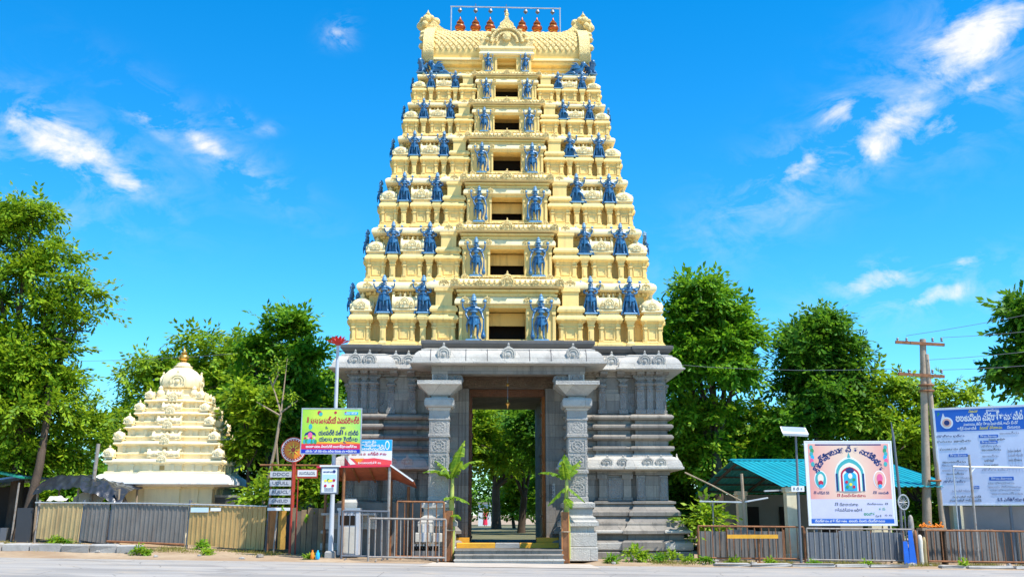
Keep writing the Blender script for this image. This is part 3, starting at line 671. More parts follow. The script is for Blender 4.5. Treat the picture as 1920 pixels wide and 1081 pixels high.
    q = MB(); q.box(-1.75,1.75,-4.02,-3.83,5.93,6.28); q.box(-1.85,1.85,-4.2,-3.84,6.28,6.485); q.build('carved_lintel', weathered('brown_stained_stone',(0.14,0.095,0.06),.25,(0.05,0.035,0.025),.5,.7,2,.4,20,carve=.5,cscale=7), lint)
    MB().box(-1.80,1.80,-4.35,3.9,.02,.50).build('threshold_floor', GRAN_D, GOP)
    # upper eave and slab, stepping forward over the porch
    def plan(hx, hy, px, py, cb=.2):
        return [(-hx,-hy-cb),(-hx+1.15,-hy-cb),(-hx+1.15,-hy),(-px,-hy),(-px,-py),(px,-py),(px,-hy),(hx-1.15,-hy),(hx-1.15,-hy-cb),(hx,-hy-cb),(hx,hy),(-hx,hy)]
    ev = MB().sweep(plan(5.62,3.82,2.72,5.32), [(.1,6.485),(.50,6.50),(.60,6.52),(.60,6.58),(.55,6.595),(.54,6.66),(.50,6.78),(.43,6.89),(.34,6.97),(.26,7.0),(.26,7.05),(.1,7.10)])
    ev = ev.build('upper_eave', GRAN_L, GOP, 30)
    lip = MB().sweep(plan(5.62,3.82,2.72,5.32), [(.59,6.515),(.63,6.52),(.63,6.565),(.59,6.575)], False, False); lip.build('eave_lip', GRAN_L, ev)
    for x in (-5.35,-4.85,4.85,5.35): place(MED_ST, 'arch_medallion', ev, (x,-4.02-.50,6.63), 0, (.50,.4,.46))
    for x in (-3.95,-3.5,3.7): place(MED_ST, 'arch_medallion', ev, (x,-3.82-.50,6.63), 0, (.52,.4,.46))
    for x in (-2.2,0,2.2): place(MED_ST, 'arch_medallion', ev, (x,-5.32-.50,6.63), 0, (.50,.4,.50))
    for x in (-1.45,-.72,.72,1.45,2.65,-2.65):   # joints between the eave slabs read as raised straps
        q = MB(); q.yz([(-5.32-.555,6.60),(-5.32-.545,6.66),(-5.32-.505,6.78),(-5.32-.435,6.89),(-5.32-.345,6.97),(-5.32-.265,7.055),(-5.3,7.09),(-5.3,6.62)], -.015, .015); q.build('slab_joint', GRAN_D, ev, loc=(x,0,0))
    MB().sweep(plan(5.78,3.84,2.86,4.98,.14), [(0,7.09),(0,7.18),(.06,7.2),(.16,7.30),(.17,7.33),(.17,7.42),(.1,7.445)]).build('crown_slab', GRAN_D, GOP)
    # porch soffit beams
    q = MB(); q.box(-2.62,2.62,-5.55,-4.98,6.20,6.484); q.box(-2.6,-2.06,-4.98,-3.9,6.25,6.484); q.box(2.06,2.6,-4.98,-3.9,6.25,6.484); q.box(-2.06,2.06,-4.98,-4.2,6.40,6.484); so = q.build('porch_beam', GRAN, GOP)
    # porch columns
    for s in (-1, 1):
        col = MB().sweep(rect(.34,.34), [(0,1.93),(0,2.08),(-.02,2.1),(-.02,2.85),(.02,2.87),(.02,2.97),(-.02,2.99),(-.02,4.06),(.02,4.08),(.02,4.16),(-.01,4.18),(-.01,4.62),(.02,4.64),(.02,4.70),(0,4.72),(0,4.97)]).build('porch_column', GRAN_P, GOP, loc=(s*2.33,-5.26,0))
        rs = MB()      # carved roundels and borders on the shaft
        rs.tube([(.20*math.cos(a),-.012,.20*math.sin(a)) for a in [2*math.pi*i/16 for i in range(17)]], .026, 5); rs.tube([(.10*math.cos(a),-.012,.10*math.sin(a)) for a in [2*math.pi*i/12 for i in range(13)]], .022, 5)
        for i in range(8):
            a = 2*math.pi*i/8; rs.lathe([(.0,-.03),(.035,0),(.0,.03)], 6, (.15*math.cos(a),-.012,.15*math.sin(a)))
        for sx_ in (-1,1): rs.box(sx_*.29-.018,sx_*.29+.018,-.03,.01,-.24,.24)
        rs.box(-.30,.30,-.032,.01,-.25,-.215); rs.box(-.30,.30,-.032,.01,.215,.25)
        rme = rs.mesh('carved_roundel', GRAN_P, 40)
        for z_ in (2.36,2.64,3.26,3.78,4.40,4.84):
            k_ = .86 if z_ not in (2.64,4.84) else .5
            for a_, dx_, dy_ in ((0,0,-.325),(s*-math.pi/2,-s*.325,0),(s*math.pi/2,s*.325,0)): place(rme, 'carved_roundel', col, (dx_,dy_,z_), a_, (.92,.45,k_))
        b = MB()
        b.sweep(rect(.60,.60), [(-.01,.04),(0,.05),(0,.46),(-.02,.48)]); b.sweep(rect(.58,.58), [(-.02,.49),(0,.51),(0,.93),(-.03,.95)])
        b.sweep(rect(.50,.50), [(0,.95),(0,1.13),(.14,1.15),(.14,1.28),(.05,1.34),(.05,1.42),(-.04,1.48),(-.04,1.72),(.04,1.75),(.04,1.88),(-.05,1.93)]); b.build('column_base', GRAN_L, col)
        c = MB(); c.sweep(rect(.34,.34), [(0,4.96),(.04,4.99),(.05,5.04),(.13,5.07),(.16,5.12),(.16,5.30),(.12,5.37),(-.06,5.39),(-.06,5.44),(.0,5.46),(.34,5.78),(.40,5.80),(.40,5.93),(-.06,5.94)])
        c.box(-.27,.27,-.27,.27,5.93,6.21); c.build('capital', GRAN_L, col)
        c = MB(); c.box(-.22,.22,-.29,-.25,5.97,6.19); c.tube([(.12*math.cos(a),-.30,6.08+.08*math.sin(a)) for a in [2*math.pi*i/12 for i in range(13)]], .025, 5)
        c.build('rosette', GRAN_C, col)
        # scrolled bracket towards the doorway
        sc = MB(); poly = [(.26,6.20),(.26,5.98),(.40,6.02),(.50,5.92),(.62,5.84),(.74,5.88),(.80,6.0),(.76,6.14),(.66,6.20)]
        sc.xz([(-s*x, z) for x, z in poly], -.14, .14); sc.tube([(-s*(.64+.10*math.cos(a)), -.15, 6.02+.10*math.sin(a)) for a in [2*math.pi*i/12 for i in range(13)]], .03, 5)
        sc.build('scroll_bracket', GRAN_C, col)
        sc = MB(); sc.yz([(.26,6.2),(.26,5.95),(.5,6.0),(.9,6.1),(1.0,6.2)], -.15,.15); sc.build('rear_bracket', GRAN, col)
    # steps, each a slab
    for i, (y0, y1, z0, z1) in enumerate(((-7.05,-6.42,-.06,.135),(-6.70,-6.0,.135,.28),(-6.25,-4.36,.28,.42))):
        q = MB(); hw_ = 1.72; d = (y1-y0)/2; q.sweep(rect(hw_, d, 0, (y0+y1)/2), [(-.012,z0),(-.0,z0+.01),(0,z1-.045),(.03,z1-.04),(.03,z1-.012),(.012,z1)])
        q.build('step', GRAN if i else GRAN_L, GOP)
    for x0, x1, m in ((-1.72,-.42,YEL),(-.415,.40,CONC),(.405,1.72,YEL)): MB().sweep(rect((x1-x0)/2,.14,(x0+x1)/2,-4.62), [(0,.42),(0,.57),(-.02,.59)]).build('kerb_beam', m, GOP)
    for x0, x1 in ((-1.75,-1.3),(1.0,1.75)): MB().box(x0,x1,-4.3,-3.95,.502,.75).build('kerb_block', YEL, GOP)
stone_base()

# finials and the lamp frame on the ridge
ZR = 18.61+.76+2.10
kal = MB().lathe([(.17,0),(.20,.03),(.12,.07),(.10,.10),(.20,.16),(.225,.24),(.20,.32),(.11,.37),(.09,.40),(.15,.44),(.155,.49),(.09,.53),(.06,.56),(.09,.59),(.05,.63),(.03,.72),(.0,.80)], 16)
kme = kal.mesh('body', COPPER, 50)
rings_ = [MB().lathe(pr, 16).mesh('gilt_ring', GOLD, 50) for pr in ([(.125,.36),(.135,.385),(.10,.405)], [(.135,.075),(.15,.10),(.12,.12)], [(.10,.52),(.115,.545),(.08,.565)])]
for i, x in enumerate((-1.93,-1.28,-.66,.0,.70,1.33,2.02)):
    ords = ['leftmost copper finial pot on the tower ridge','second copper finial pot from the left on the tower ridge','third copper finial pot from the left on the tower ridge','middle copper finial pot, above the central arch of the tower','third copper finial pot from the right on the tower ridge','second copper finial pot from the right on the tower ridge','rightmost copper finial pot on the tower ridge'][i]
    k = thing('ridge_finial', ords, 'finial', TW(x,-.05,ZR), 0, 'copper finials along the tower ridge'); k.scale = (1.05,1.05,.92)
    place(kme, 'body', k); [place(q_, 'gilt_ring', k) for q_ in rings_]
lf = thing('lamp_frame', 'thin steel pipe frame with hanging lamps above the ridge finials', 'frame', TW(0,0,ZR), TROT)
for s in (-1,1): MB().tube([(s*2.32,.0,-.15),(s*2.32,.0,1.22)], .028, 6).build('post', STEEL, lf)
MB().tube([(-2.36,0,1.22),(2.36,0,1.18)], .028, 6).build('crossbar', STEEL, lf)
for i, x in enumerate((-1.95,-1.28,-.65,.02,.85,1.36,2.0)):
    l = MB(); l.tube([(0,0,.14 if i in (1,3) else .02),(0,0,-.08)], .016, 5); l.lathe([(.05,-.08),(.07,-.12),(.10,-.2),(.04,-.22),(.05,-.27),(.0,-.3)], 8); l.build('hanging_lamp', DSTEEL, lf, 40, loc=(x,0,1.20-.008*x))

# ------------------------------------------------------------------ painted statues
def statue_meshes():
    D = {}
    for kind in ('guardian', 'attendant', 'dancer'):
        V = [(0,0,.47,(.078,.062))]; E = []
        def chain(start, pts):
            p = start
            for q in pts: V.append(q); E.append((p, len(V)-1)); p = len(V)-1
            return p
        sway = {'guardian':.0,'attendant':.015,'dancer':.03}[kind]
        ch = chain(0, [(sway,-.012,.545,(.056,.048)), (sway*.6,-.016,.62,(.092,.062)), (0,0,.675,(.075,.05))])
        chain(ch, [(0,0,.715,.034), (0,-.014,.755,.055), (0,-.014,.81,.062), (0,0,.85,.05)])
        for s in (-1, 1):
            if kind == 'guardian': leg = [(s*.06,0,.42,.066),(.11 if s>0 else -.055,-.04 if s>0 else 0,.25,.050),(.09 if s>0 else -.06,0,.08,.034),(.12 if s>0 else -.075,-.06,.024,.030)]
            elif kind == 'attendant': leg = [(s*.06,0,.42,.066),(s*.085,-.03,.25,.054),(s*.095,0,.08,.042),(s*.13,-.045,.024,.030)]
            else: leg = [(s*.07,0,.40,.064),(.19 if s>0 else -.12,-.05,.27,.052),(.23 if s>0 else -.13,.0,.09,.036),(.30 if s>0 else -.17,-.03,.026,.028)]
            chain(0, leg)
            sh = chain(ch, [(s*.125,0,.675,.044)])
            if kind == 'guardian': low = [(s*.205,-.01,.56,.036),(.235 if s>0 else -.15,-.07,.45,.028),(.245 if s>0 else -.11,-.09,.42,.034)]
            elif kind == 'attendant': low = [(s*.205,.0,.56,.036),(s*.13,-.085,.51,.029),(s*.085,-.105,.53,.034)]
            else: low = [(s*.215,0,.58,.036),(s*.14,-.09,.53 if s>0 else .66,.029),(s*.09,-.11,.53 if s>0 else .71,.034)]
            chain(sh, low)
            chain(sh, [(s*.235,.02,.64,.032),(s*.285,.0,.73,.027),(s*.275,-.01,.785,.03)])
        V = [(x,y,z,(tuple(q*.86 for q in r_) if isinstance(r_, tuple) else r_*.84)) for x,y,z,r_ in V]
        body = skin('body', V, E, BLUE)
        g = MB(); n = 18      # short pleated waist cloth
        rings = [(.085,.07,.515),(.115,.085,.47),(.135,.095,.40),(.15,.10,.33)]
        vs_ = []
        for j,(a,b,z) in enumerate(rings):
            for i in range(n):
                t = 2*math.pi*i/n; f = 1+.05*math.sin(6*t+j)*(j/3); vs_.append((a*f*math.cos(t), b*f*math.sin(t)-.005, z+.03*(j/3)*math.cos(2*t)))
        g.add(vs_, [(k*n+i,(k+1)*n+i,(k+1)*n+(i+1)%n,k*n+(i+1)%n) for k in range(len(rings)-1) for i in range(n)]+[tuple(range(n))])
        g.tube([(0,-.10,.47),(.005,-.12,.34),(.0,-.115,.18)], [.020,.028,.012], 6)             # hanging pleat
        if kind != 'guardian':
            sp = .24 if kind == 'attendant' else .33
            for s in (-1,1):                                                                     # scarf ends sweeping out to the pedestal
                g.add([(s*.11,.03,.47),(s*.09,.05,.30),(s*.12,.05,.06),(s*sp,.02,-.02),(s*sp*.82,-.0,.14),(s*.15,.0,.36)], [(0,1,2,3,4,5)]); 
                g.tube([(s*.12,.0,.45),(s*.16,-.01,.28),(s*sp*.86,.0,.10),(s*sp,-.01,-.03)], [.022,.026,.030,.016], 6)
            g.add([(-.10,.05,.45),(.10,.05,.45),(.13,.06,.05),(-.13,.06,.05)], [(0,1,2,3)])
        else:
            for s in (-1,1): g.tube([(s*.13,.0,.46),(s*.17,.02,.32),(s*.16,.02,.16)], [.022,.028,.010], 6)
        g.tube([(.125*math.cos(a),.092*math.sin(a),.485) for a in [2*math.pi*i/14 for i in range(15)]], .02, 5)
        gar = g.mesh('garment', BLUE, 50)
        c = MB().lathe([(.066,.825),(.082,.838),(.078,.858),(.060,.872),(.070,.885),(.060,.915),(.044,.93),(.052,.942),(.034,.965),(.016,.985),(.0,1.0)], 12)
        c.lathe([(.085,-.008),(.092,0),(.085,.008)], 12, (0,0,.72), sy=.75)          # collar
        for s in (-1,1): c.lathe([(.0,-.03),(.022,-.01),(.026,.01),(.0,.03)], 7, (s*.066,0,.77))
        c.tube([(0,-.07,.775),(0,-.084,.757),(0,-.074,.75)], [.008,.013,.006], 5)   # nose
        for s in (-1,1): c.lathe([(.0,-.007),(.012,0),(.0,.007)], 6, (s*.026,-.068,.782))
        c.tube([(-.02,-.07,.732),(0,-.075,.729),(.02,-.07,.732)], .007, 5)           # mouth
        for s in (-1,1):                                                              # emblems on the raised hands, armlets
            c.lathe([(.0,-.04),(.035,-.025),(.044,0),(.035,.025),(.0,.045)], 9, (s*.278,-.01,.83), sy=.5)
            c.lathe([(.042,-.012),(.048,0),(.042,.012)], 9, (s*.175,0,.62))
        c.lathe([(.095,-.012),(.10,0),(.095,.012)], 12, (sway*.6,-.014,.60), sy=.70)
        crn = c.mesh('crown', BLUE_L, 50)
        club = None
        if kind == 'guardian':
            m = MB().tube([(.25,-.10,.44),(.245,-.10,.22),(.24,-.10,.12)], [.016,.022,.05], 8); m.lathe([(.02,0),(.055,.03),(.062,.08),(.04,.13),(.01,.16)], 10, (.24,-.10,.0)); club = m.mesh('mace', BLUE, 50)
        ped = MB().sweep(rect(.19,.10), [(.02,-.035),(.02,-.015),(0,-.005),(0,.012)]) if kind == 'guardian' else MB().sweep(rect(.17 if kind=='attendant' else .24,.10), [(.01,-.03),(.02,-.01),(.0,.015)])
        D[kind] = [('body',body),('garment',gar),('crown',crn)] + ([('mace',club)] if club else []) + [('pedestal', ped.mesh('pedestal', BLUE_L))]
    return D
SM = statue_meshes()
ORD = ['lowest','second','third','fourth','fifth','sixth','topmost']
nst = 0
for (k, kind, sx, f, x, y, z, H, rz) in STAT:
    side = 'left' if sx < 0 else 'right'
    if kind == 'guardian':
        lab = f'blue four-armed guardian statue {side} of the {ORD[k]} window opening of the tower'; m = SM['guardian']; grp = 'blue guardian statues beside the tower windows'
    elif kind == 'attendant':
        pos = ('outermost' if f > .6 else 'inner'); lab = f'blue attendant statue, {pos} one on the {side} half of the {ORD[k]} tower storey'
        m = SM['attendant'] if (k*3+int(f*10)+(sx>0)) % 3 or k < 1 else SM['dancer']; grp = 'blue attendant statues on the tower ledges'
    else:
        if (k > 4 and f > -.5) or (sx > 0 and k not in (1, 4)): continue
        pos = 'front' if f < -.5 else 'rear'; lab = f'blue statue on the {side} flank of the {ORD[k]} tower storey, {pos} one'; m = SM['attendant']; grp = 'blue statues on the tower flanks'
    t = thing('blue_statue', lab, 'statue', TW(x, y, z+.03*H), TROT+rz, grp)
    flip = -1 if (sx > 0) != (kind == 'attendant' and f < .6) else 1
    wob = 1 + .05*math.sin(nst*2.3)
    t.scale = (H*.98*flip*wob*(.80 if kind=='guardian' else .94), H*.98, H*.98)
    for nm, me in m: place(me, nm, t)
    nst += 1

def lion():
    V = [(0,0,.26,(.16,.15)),(-.22,0,.22,(.17,.17)),(-.40,0,.17,(.12,.12)),(.24,0,.34,(.15,.17)),(.36,0,.52,(.11,.12)),(.46,-.02,.64,(.13,.13)),(.60,-.03,.60,(.075,.075)),
         (.34,-.13,.16,.06),(.52,-.14,.05,.05),(.34,.13,.16,.06),(.52,.14,.05,.05),(-.22,-.19,.14,.09),(-.02,-.21,.06,.055),(-.22,.19,.14,.09),(-.02,.21,.06,.055),(-.60,0,.10,.035),(-.86,-.04,.07,.03),(-1.0,-.02,.14,.035),(.42,-.10,.78,.04),(.42,.10,.78,.04)]
    E = [(0,1),(1,2),(0,3),(3,4),(4,5),(5,6),(3,7),(7,8),(3,9),(9,10),(1,11),(11,12),(1,13),(13,14),(2,15),(15,16),(16,17),(5,18),(5,19)]
    b = skin('body', V, E, BLUE)
    w = MB()
    for s in (-1,1):
        for i in range(4): w.tube([(.20,s*.14,.40),(.02-.08*i,s*(.22+.02*i),.62-.09*i),(-.22-.06*i,s*.20,.66-.16*i)], [.05,.05,.012], 6)
    for i in range(7):
        a = math.pi*i/6; w.lathe([(.0,-.06),(.06,0),(.0,.06)], 7, (.34,.17*math.cos(a),.56+.17*math.sin(a)))
    return b, w.mesh('mane_and_wing', BLUE, 50), MB().sweep(rect(.62,.20,-.1,0), [(0,-.03),(.02,.0),(0,.02)]).mesh('pedestal', BLUE_L)
lb, lw, lp = lion()
for (x,y,rz,lab) in ((-2.72,-2.02,math.pi,'blue reclining lion statue at the foot of the roof, left front, tail toward the window'),(-3.34,-1.95,-math.pi*.6,'blue lion statue on the left corner under the roof gable'),(2.78,-2.02,0,'blue reclining lion statue at the foot of the roof, right front, tail toward the window'),(3.36,-1.95,-math.pi*.4,'blue lion statue on the right corner under the roof gable')):
    t = thing('lion_statue', lab, 'statue', TW(x,y,18.66), TROT+rz, 'blue lion statues below the roof'); t.scale = (.72,.72,.78)
    for nm, me in (('body',lb),('mane_and_wing',lw),('pedestal',lp)): place(me, nm, t)
# ------------------------------------------------------------------ trees
def leaf_mat(name, dark, mid, light, trans=0.42):
    m = bpy.data.materials.new(name); m.use_nodes = True; t = m.node_tree; t.nodes.clear(); g = NT(t)
    out = g.n('ShaderNodeOutputMaterial'); geo = g.n('ShaderNodeNewGeometry')
    rnd = geo.outputs['Random Per Island']; n = g.noise(geo.outputs['Position'], 0.8, 3, 0.6)
    f = g.m('ADD', g.m('MULTIPLY', rnd, 0.55), g.m('MULTIPLY', n, 0.5))
    c = g.ramp(f, [(0.22, dark), (0.52, mid), (0.85, light)])
    d = g.n('ShaderNodeBsdfPrincipled', i_Base_Color=c, i_Roughness=0.55); d.inputs['Specular IOR Level'].default_value = 0.25
    tr = g.n('ShaderNodeBsdfTranslucent', i_Color=g.mix(0.5, c, light))
    mx = g.n('ShaderNodeMixShader', i_0=trans); g.link(d.outputs[0], mx.inputs[1]); g.link(tr.outputs[0], mx.inputs[2])
    g.link(mx.outputs[0], out.inputs[0]); return m
LEAF = leaf_mat('green_leaves', (0.030,0.105,0.008), (0.100,0.280,0.012), (0.28,0.50,0.02))
LEAF_Y = leaf_mat('yellow_green_leaves', (0.048,0.130,0.008), (0.170,0.330,0.012), (0.43,0.56,0.025))
LEAF_D = leaf_mat('deep_green_leaves', (0.022,0.085,0.008), (0.070,0.205,0.012), (0.19,0.37,0.02))
LEAF_B = leaf_mat('banana_leaf', (0.07,0.17,0.012), (0.16,0.31,0.02), (0.34,0.46,0.03), 0.45)
BARK = weathered('dark_bark', (0.085,0.058,0.040), 0.3, (0.03,0.022,0.016), 0.6, 0.9, 2.5, 0.8, 18, streak=True)
BARK_L = weathered('pale_bark', (0.36,0.27,0.18), 0.2, (0.15,0.10,0.06), 0.5, 0.9, 3.0, 0.5, 22, streak=True)

def leaf_cloud(blobs, nspray, per, L, W, seed, surf=0.72, spread=0.5, droop=0.25):
    """leaf quads in sprays through a union of ellipsoids; returns (verts, faces) arrays"""
    rg = np.random.default_rng(seed)
    if nspray > 300:      # break every lobe into many small clumps with gaps between them
        sub = []
        for b in blobs:
            k = int(9 + 5*(b[3]*b[4]*b[5])**.5)
            for _ in range(k):
                e = rg.normal(size=3); e /= np.linalg.norm(e)
                if e[2] < -.5: e[2] = -e[2]
                q = rg.uniform(.62,1.0); r = rg.uniform(.24,.40)*(b[3]*b[4]*b[5])**(1/3)
                sub.append((b[0]+e[0]*b[3]*q, b[1]+e[1]*b[4]*q, b[2]+e[2]*b[5]*q, r*1.25, r*1.25, r*.72))
        blobs = sub + [(b[0],b[1],b[2],b[3]*.6,b[4]*.6,b[5]*.6) for b in blobs]
    vol = np.array([b[3]*b[4]*b[5] for b in blobs])**.75; vol = vol/vol.sum()
    bi = rg.choice(len(blobs), nspray, p=vol); B = np.array(blobs)[bi]
    d = rg.normal(size=(nspray,3)); d /= np.linalg.norm(d,axis=1)[:,None]
    d[:,2] = np.where(d[:,2] < -.55, -d[:,2], d[:,2])
    rr = surf + (1.05-surf)*rg.random(nspray); deep = rg.random(nspray) < .22; rr = np.where(deep, rg.random(nspray)**.5*surf, rr)
    # lumpy outline
    lump = 1 + .16*np.sin(d[:,0]*7+B[:,0]*3+seed) * np.sin(d[:,2]*8+seed*2) + .10*np.sin(d[:,1]*13+d[:,0]*11+seed)
    c = B[:,:3] + d*B[:,3:6]*(rr*lump)[:,None]
    axis = d*np.array([1,1,.55]) + rg.normal(size=(nspray,3))*.45; axis[:,2] -= droop*.6; axis /= np.linalg.norm(axis,axis=1)[:,None]
    up = np.array([0,0,1.0]) + rg.normal(size=(nspray,3))*.38 + d*.45
    side = np.cross(axis, up); side /= np.linalg.norm(side,axis=1)[:,None]+1e-9; nrm = np.cross(side, axis)
    N = nspray*per
    j = np.tile(np.arange(per), nspray); s_ = np.repeat(np.arange(nspray), per)
    t = (j//2)/(per/2)+rg.random(N)*.1; sg = np.where(j % 2 == 0, 1.0, -1.0)
    sz = rg.uniform(.7,1.25,nspray)[s_]*rg.uniform(.8,1.2,N)
    o = c[s_] + axis[s_]*(t*spread*2-spread*.6)[:,None]*sz[:,None] + side[s_]*(sg*.03)[:,None] - np.array([0,0,1.0])*((t**2)*droop*spread)[:,None]
    ld = side[s_]*sg[:,None]*(1-.55*t)[:,None] + axis[s_]*(.45+.6*t)[:,None] + rg.normal(size=(N,3))*.22 - np.array([0,0,droop])
    ld /= np.linalg.norm(ld,axis=1)[:,None]
    nn = nrm[s_] + rg.normal(size=(N,3))*.22; w = np.cross(ld, nn); w /= np.linalg.norm(w,axis=1)[:,None]+1e-9
    l = (L*sz)[:,None]; ww = (W*sz)[:,None]; nn2 = np.cross(w, ld)
    v = np.stack([o, o+ld*l*.45+w*ww*.5-nn2*l*.06, o+ld*l, o+ld*l*.45-w*ww*.5-nn2*l*.06], 1).reshape(-1,3)
    return v
def quads_mesh(name, v, mat):
    n = len(v); me = bpy.data.meshes.new(name); me.vertices.add(n); me.vertices.foreach_set('co', v.astype('f').ravel())
    me.loops.add(n); me.loops.foreach_set('vertex_index', np.arange(n, dtype='i')); me.polygons.add(n//4)
    me.polygons.foreach_set('loop_start', np.arange(0, n, 4, dtype='i')); me.polygons.foreach_set('loop_total', np.full(n//4, 4, 'i'))
    me.materials.append(mat); me.update(calc_edges=True); return me

def tree(label, x, y, trunk_r, blobs, n, mat, seed, per=14, L=.26, W=.13, name='leafy_tree', cat='tree', bark=None, group='leafy trees around the gateway', fork=None, surf=.72, zbase=None, spread=.5):
    z0 = gz(x) + .05 if zbase is None else zbase
    t = thing(name, label, cat, (x, y, z0), 0, group)
    rg = random.Random(seed); tb = MB()
    top = max(b[2] for b in blobs); fz = fork or max(1.6, min(b[2]-b[5]*.6 for b in blobs))
    # trunk, then a limb into every lobe with two or three twigs
    lean = rg.uniform(-.25,.25)
    tp = [(0,0,-.15),(lean*.2,0,fz*.3),(lean*.6,.05,fz*.65),(lean,.0,fz)]
    tb.tube(tp, [trunk_r*1.35, trunk_r, trunk_r*.9, trunk_r*.85], 10)
    for b in blobs:
        a = Vector(tp[-1]); e = Vector((b[0],b[1],b[2]+b[5]*.25)); m1 = a.lerp(e,.35)+Vector((rg.uniform(-.3,.3),rg.uniform(-.3,.3),rg.uniform(.1,.5))); m2 = a.lerp(e,.7)+Vector((rg.uniform(-.3,.3),rg.uniform(-.3,.3),rg.uniform(0,.4)))
        k = trunk_r*.55; tb.tube([a-Vector((0,0,.15)),m1,m2,e], [k,k*.72,k*.45,k*.12], 7)
        for q in range(4):
            d = Vector((rg.gauss(0,1)*b[3],rg.gauss(0,1)*b[4],rg.gauss(.2,.6)*b[5]))*.6; s_ = m2.lerp(e, rg.uniform(-.6,.5)); tb.tube([s_, s_+d*.5+Vector((0,0,.2)), s_+d], [k*.30,k*.2,k*.05], 5)
    tb.build('trunk', bark or BARK, t, 60)
    v = leaf_cloud(blobs, n, per, L, W, seed, surf, spread)
    me = quads_mesh('crown', v, mat); place(me, 'crown', t)
    return t
def B_(x, z, rx, rz, ry=None, y=0.0): return (x, y, z, rx, ry or rx*.9, rz)

# positions are metres in front of the camera; crowns are lists of lobes (x, z, half width, half height)
tree('tall spreading tree at the left edge, branches reaching over the blue sky', -18.5, 39.5, .26,
     [B_(-2.2,12.0,1.7,1.3),B_(-.4,12.6,1.0,.7),B_(.5,11.0,1.1,.75),B_(-.9,10.3,1.3,.8),B_(1.5,9.7,1.1,.6),B_(-2.6,9.2,1.7,1.2),B_(.4,8.9,1.1,.7),B_(2.2,8.7,.8,.45),B_(-.6,7.6,1.5,.9),B_(1.2,7.4,.9,.6),B_(-2.2,6.6,1.8,1.2),B_(.2,6.2,1.1,.7)], 2900, LEAF_Y, 11, fork=3.9, surf=.6, L=.2, W=.095, per=18)
tree('bright yellow-green leafy tree at the left edge, low in front of the taller trees', -18.6, 41.2, .2,
     [B_(-1.5,4.8,2.2,1.7,y=-1.6),B_(.5,5.3,1.8,1.7,y=-2.0),B_(1.7,4.5,1.2,1.3,y=-.6),B_(-.2,3.1,1.9,1.2,y=-1.0)], 2400, LEAF_Y, 12, L=.2, W=.095, per=18)
tree('rounded green tree directly behind the little cream shrine', -15.0, 52.0, .3,
     [B_(0,8.2,2.7,2.1),B_(-2.4,7.2,2.3,2.0),B_(2.6,7.8,2.4,1.9),B_(.4,5.0,3.8,2.2),B_(-3.4,4.8,2.3,2.0),B_(4.2,6.0,2.0,1.8)], 3600, LEAF_Y, 13)
tree('tall airy tree with thin crown between the shrine and the gateway', -10.6, 46.5, .17,
     [B_(.2,9.4,1.1,.9),B_(-.9,8.5,1.0,.8),B_(1.1,8.2,1.1,.9),B_(.1,7.2,1.4,.9),B_(-1.1,6.4,1.0,.8),B_(1.4,6.3,1.0,.9),B_(.3,5.3,1.4,.7)], 1350, LEAF, 14, surf=.5, fork=4.2)
tree('dense dark green tree filling the gap right of the little shrine', -11.6, 49.5, .25,
     [B_(0,4.2,2.6,1.9),B_(-1.6,5.8,1.8,1.3),B_(2.2,4.8,1.8,1.6),B_(3.3,6.6,1.4,1.5),B_(3.6,3.2,1.8,1.4),B_(-2.2,3.0,1.8,1.3)], 2700, LEAF, 15)
tree('slim leafy tree reaching past the right side of the shrine dome', -10.35, 41.6, .08,
     [B_(-.55,6.0,.55,.45),B_(-.05,5.2,.75,.5),B_(.6,5.6,.8,.6),B_(.4,4.2,.8,.6),B_(-.3,3.6,.6,.5)], 430, LEAF_Y, 16, surf=.45, L=.24, W=.12)
tree('high rounded tree just right of the gateway tower', 9.7, 50.0, .32,
     [B_(-.3,11.6,1.4,1.5),B_(-1.2,10.2,1.3,1.6),B_(1.0,10.4,1.25,1.6),B_(-.1,8.6,2.1,1.6),B_(-1.6,8.0,1.0,1.3),B_(1.3,8.2,.95,1.2)], 3200, LEAF, 17, surf=.6, fork=4.5)
tree('broad light green tree low behind the turquoise roof, next to the tower', 10.0, 53.0, .25,
     [B_(-1.2,5.4,2.1,1.6,y=-2),B_(.8,5.8,2.1,1.3,y=-1.6),B_(2.6,5.0,1.9,1.4,y=-2),B_(-.4,3.8,2.6,1.5,y=-1.2),B_(2.4,3.8,2.2,1.4,y=-1),B_(-2.6,4.2,1.4,1.4,y=-1)], 2900, LEAF_Y, 18)
tree('rounded dark green tree in the middle of the right-hand row', 14.9, 50.5, .28,
     [B_(0,10.1,1.5,1.5),B_(-1.1,9.0,1.2,1.3),B_(1.3,9.1,1.3,1.4),B_(.1,7.4,2.0,1.5),B_(-.6,5.8,2.0,1.3),B_(1.5,6.4,1.3,1.1)], 2800, LEAF_D, 19, surf=.6, fork=3.6)
tree('yellowish loose tree behind the utility pole', 19.2, 50.5, .22,
     [B_(-.8,3.2,2.6,1.6),B_(1.8,3.2,2.2,1.4),B_(-1.6,7.2,1.7,1.3),B_(.4,7.0,1.6,1.3),B_(2.0,6.6,1.5,1.3),B_(-.2,5.0,2.8,1.7),B_(3.2,5.0,1.5,1.3),B_(-2.8,5.4,1.6,1.5)], 2500, LEAF_Y, 20, surf=.55)
tree('dark glossy tree at the right edge above the blue notice board', 22.1, 42.5, .25,
     [B_(-.6,9.2,1.3,1.3),B_(.9,9.4,1.5,1.5),B_(-1.1,7.6,1.1,1.1),B_(.6,7.2,1.8,1.4),B_(2.2,8.2,1.4,1.8)], 1700, LEAF_D, 21, surf=.6, fork=4.0, L=.3, W=.17)
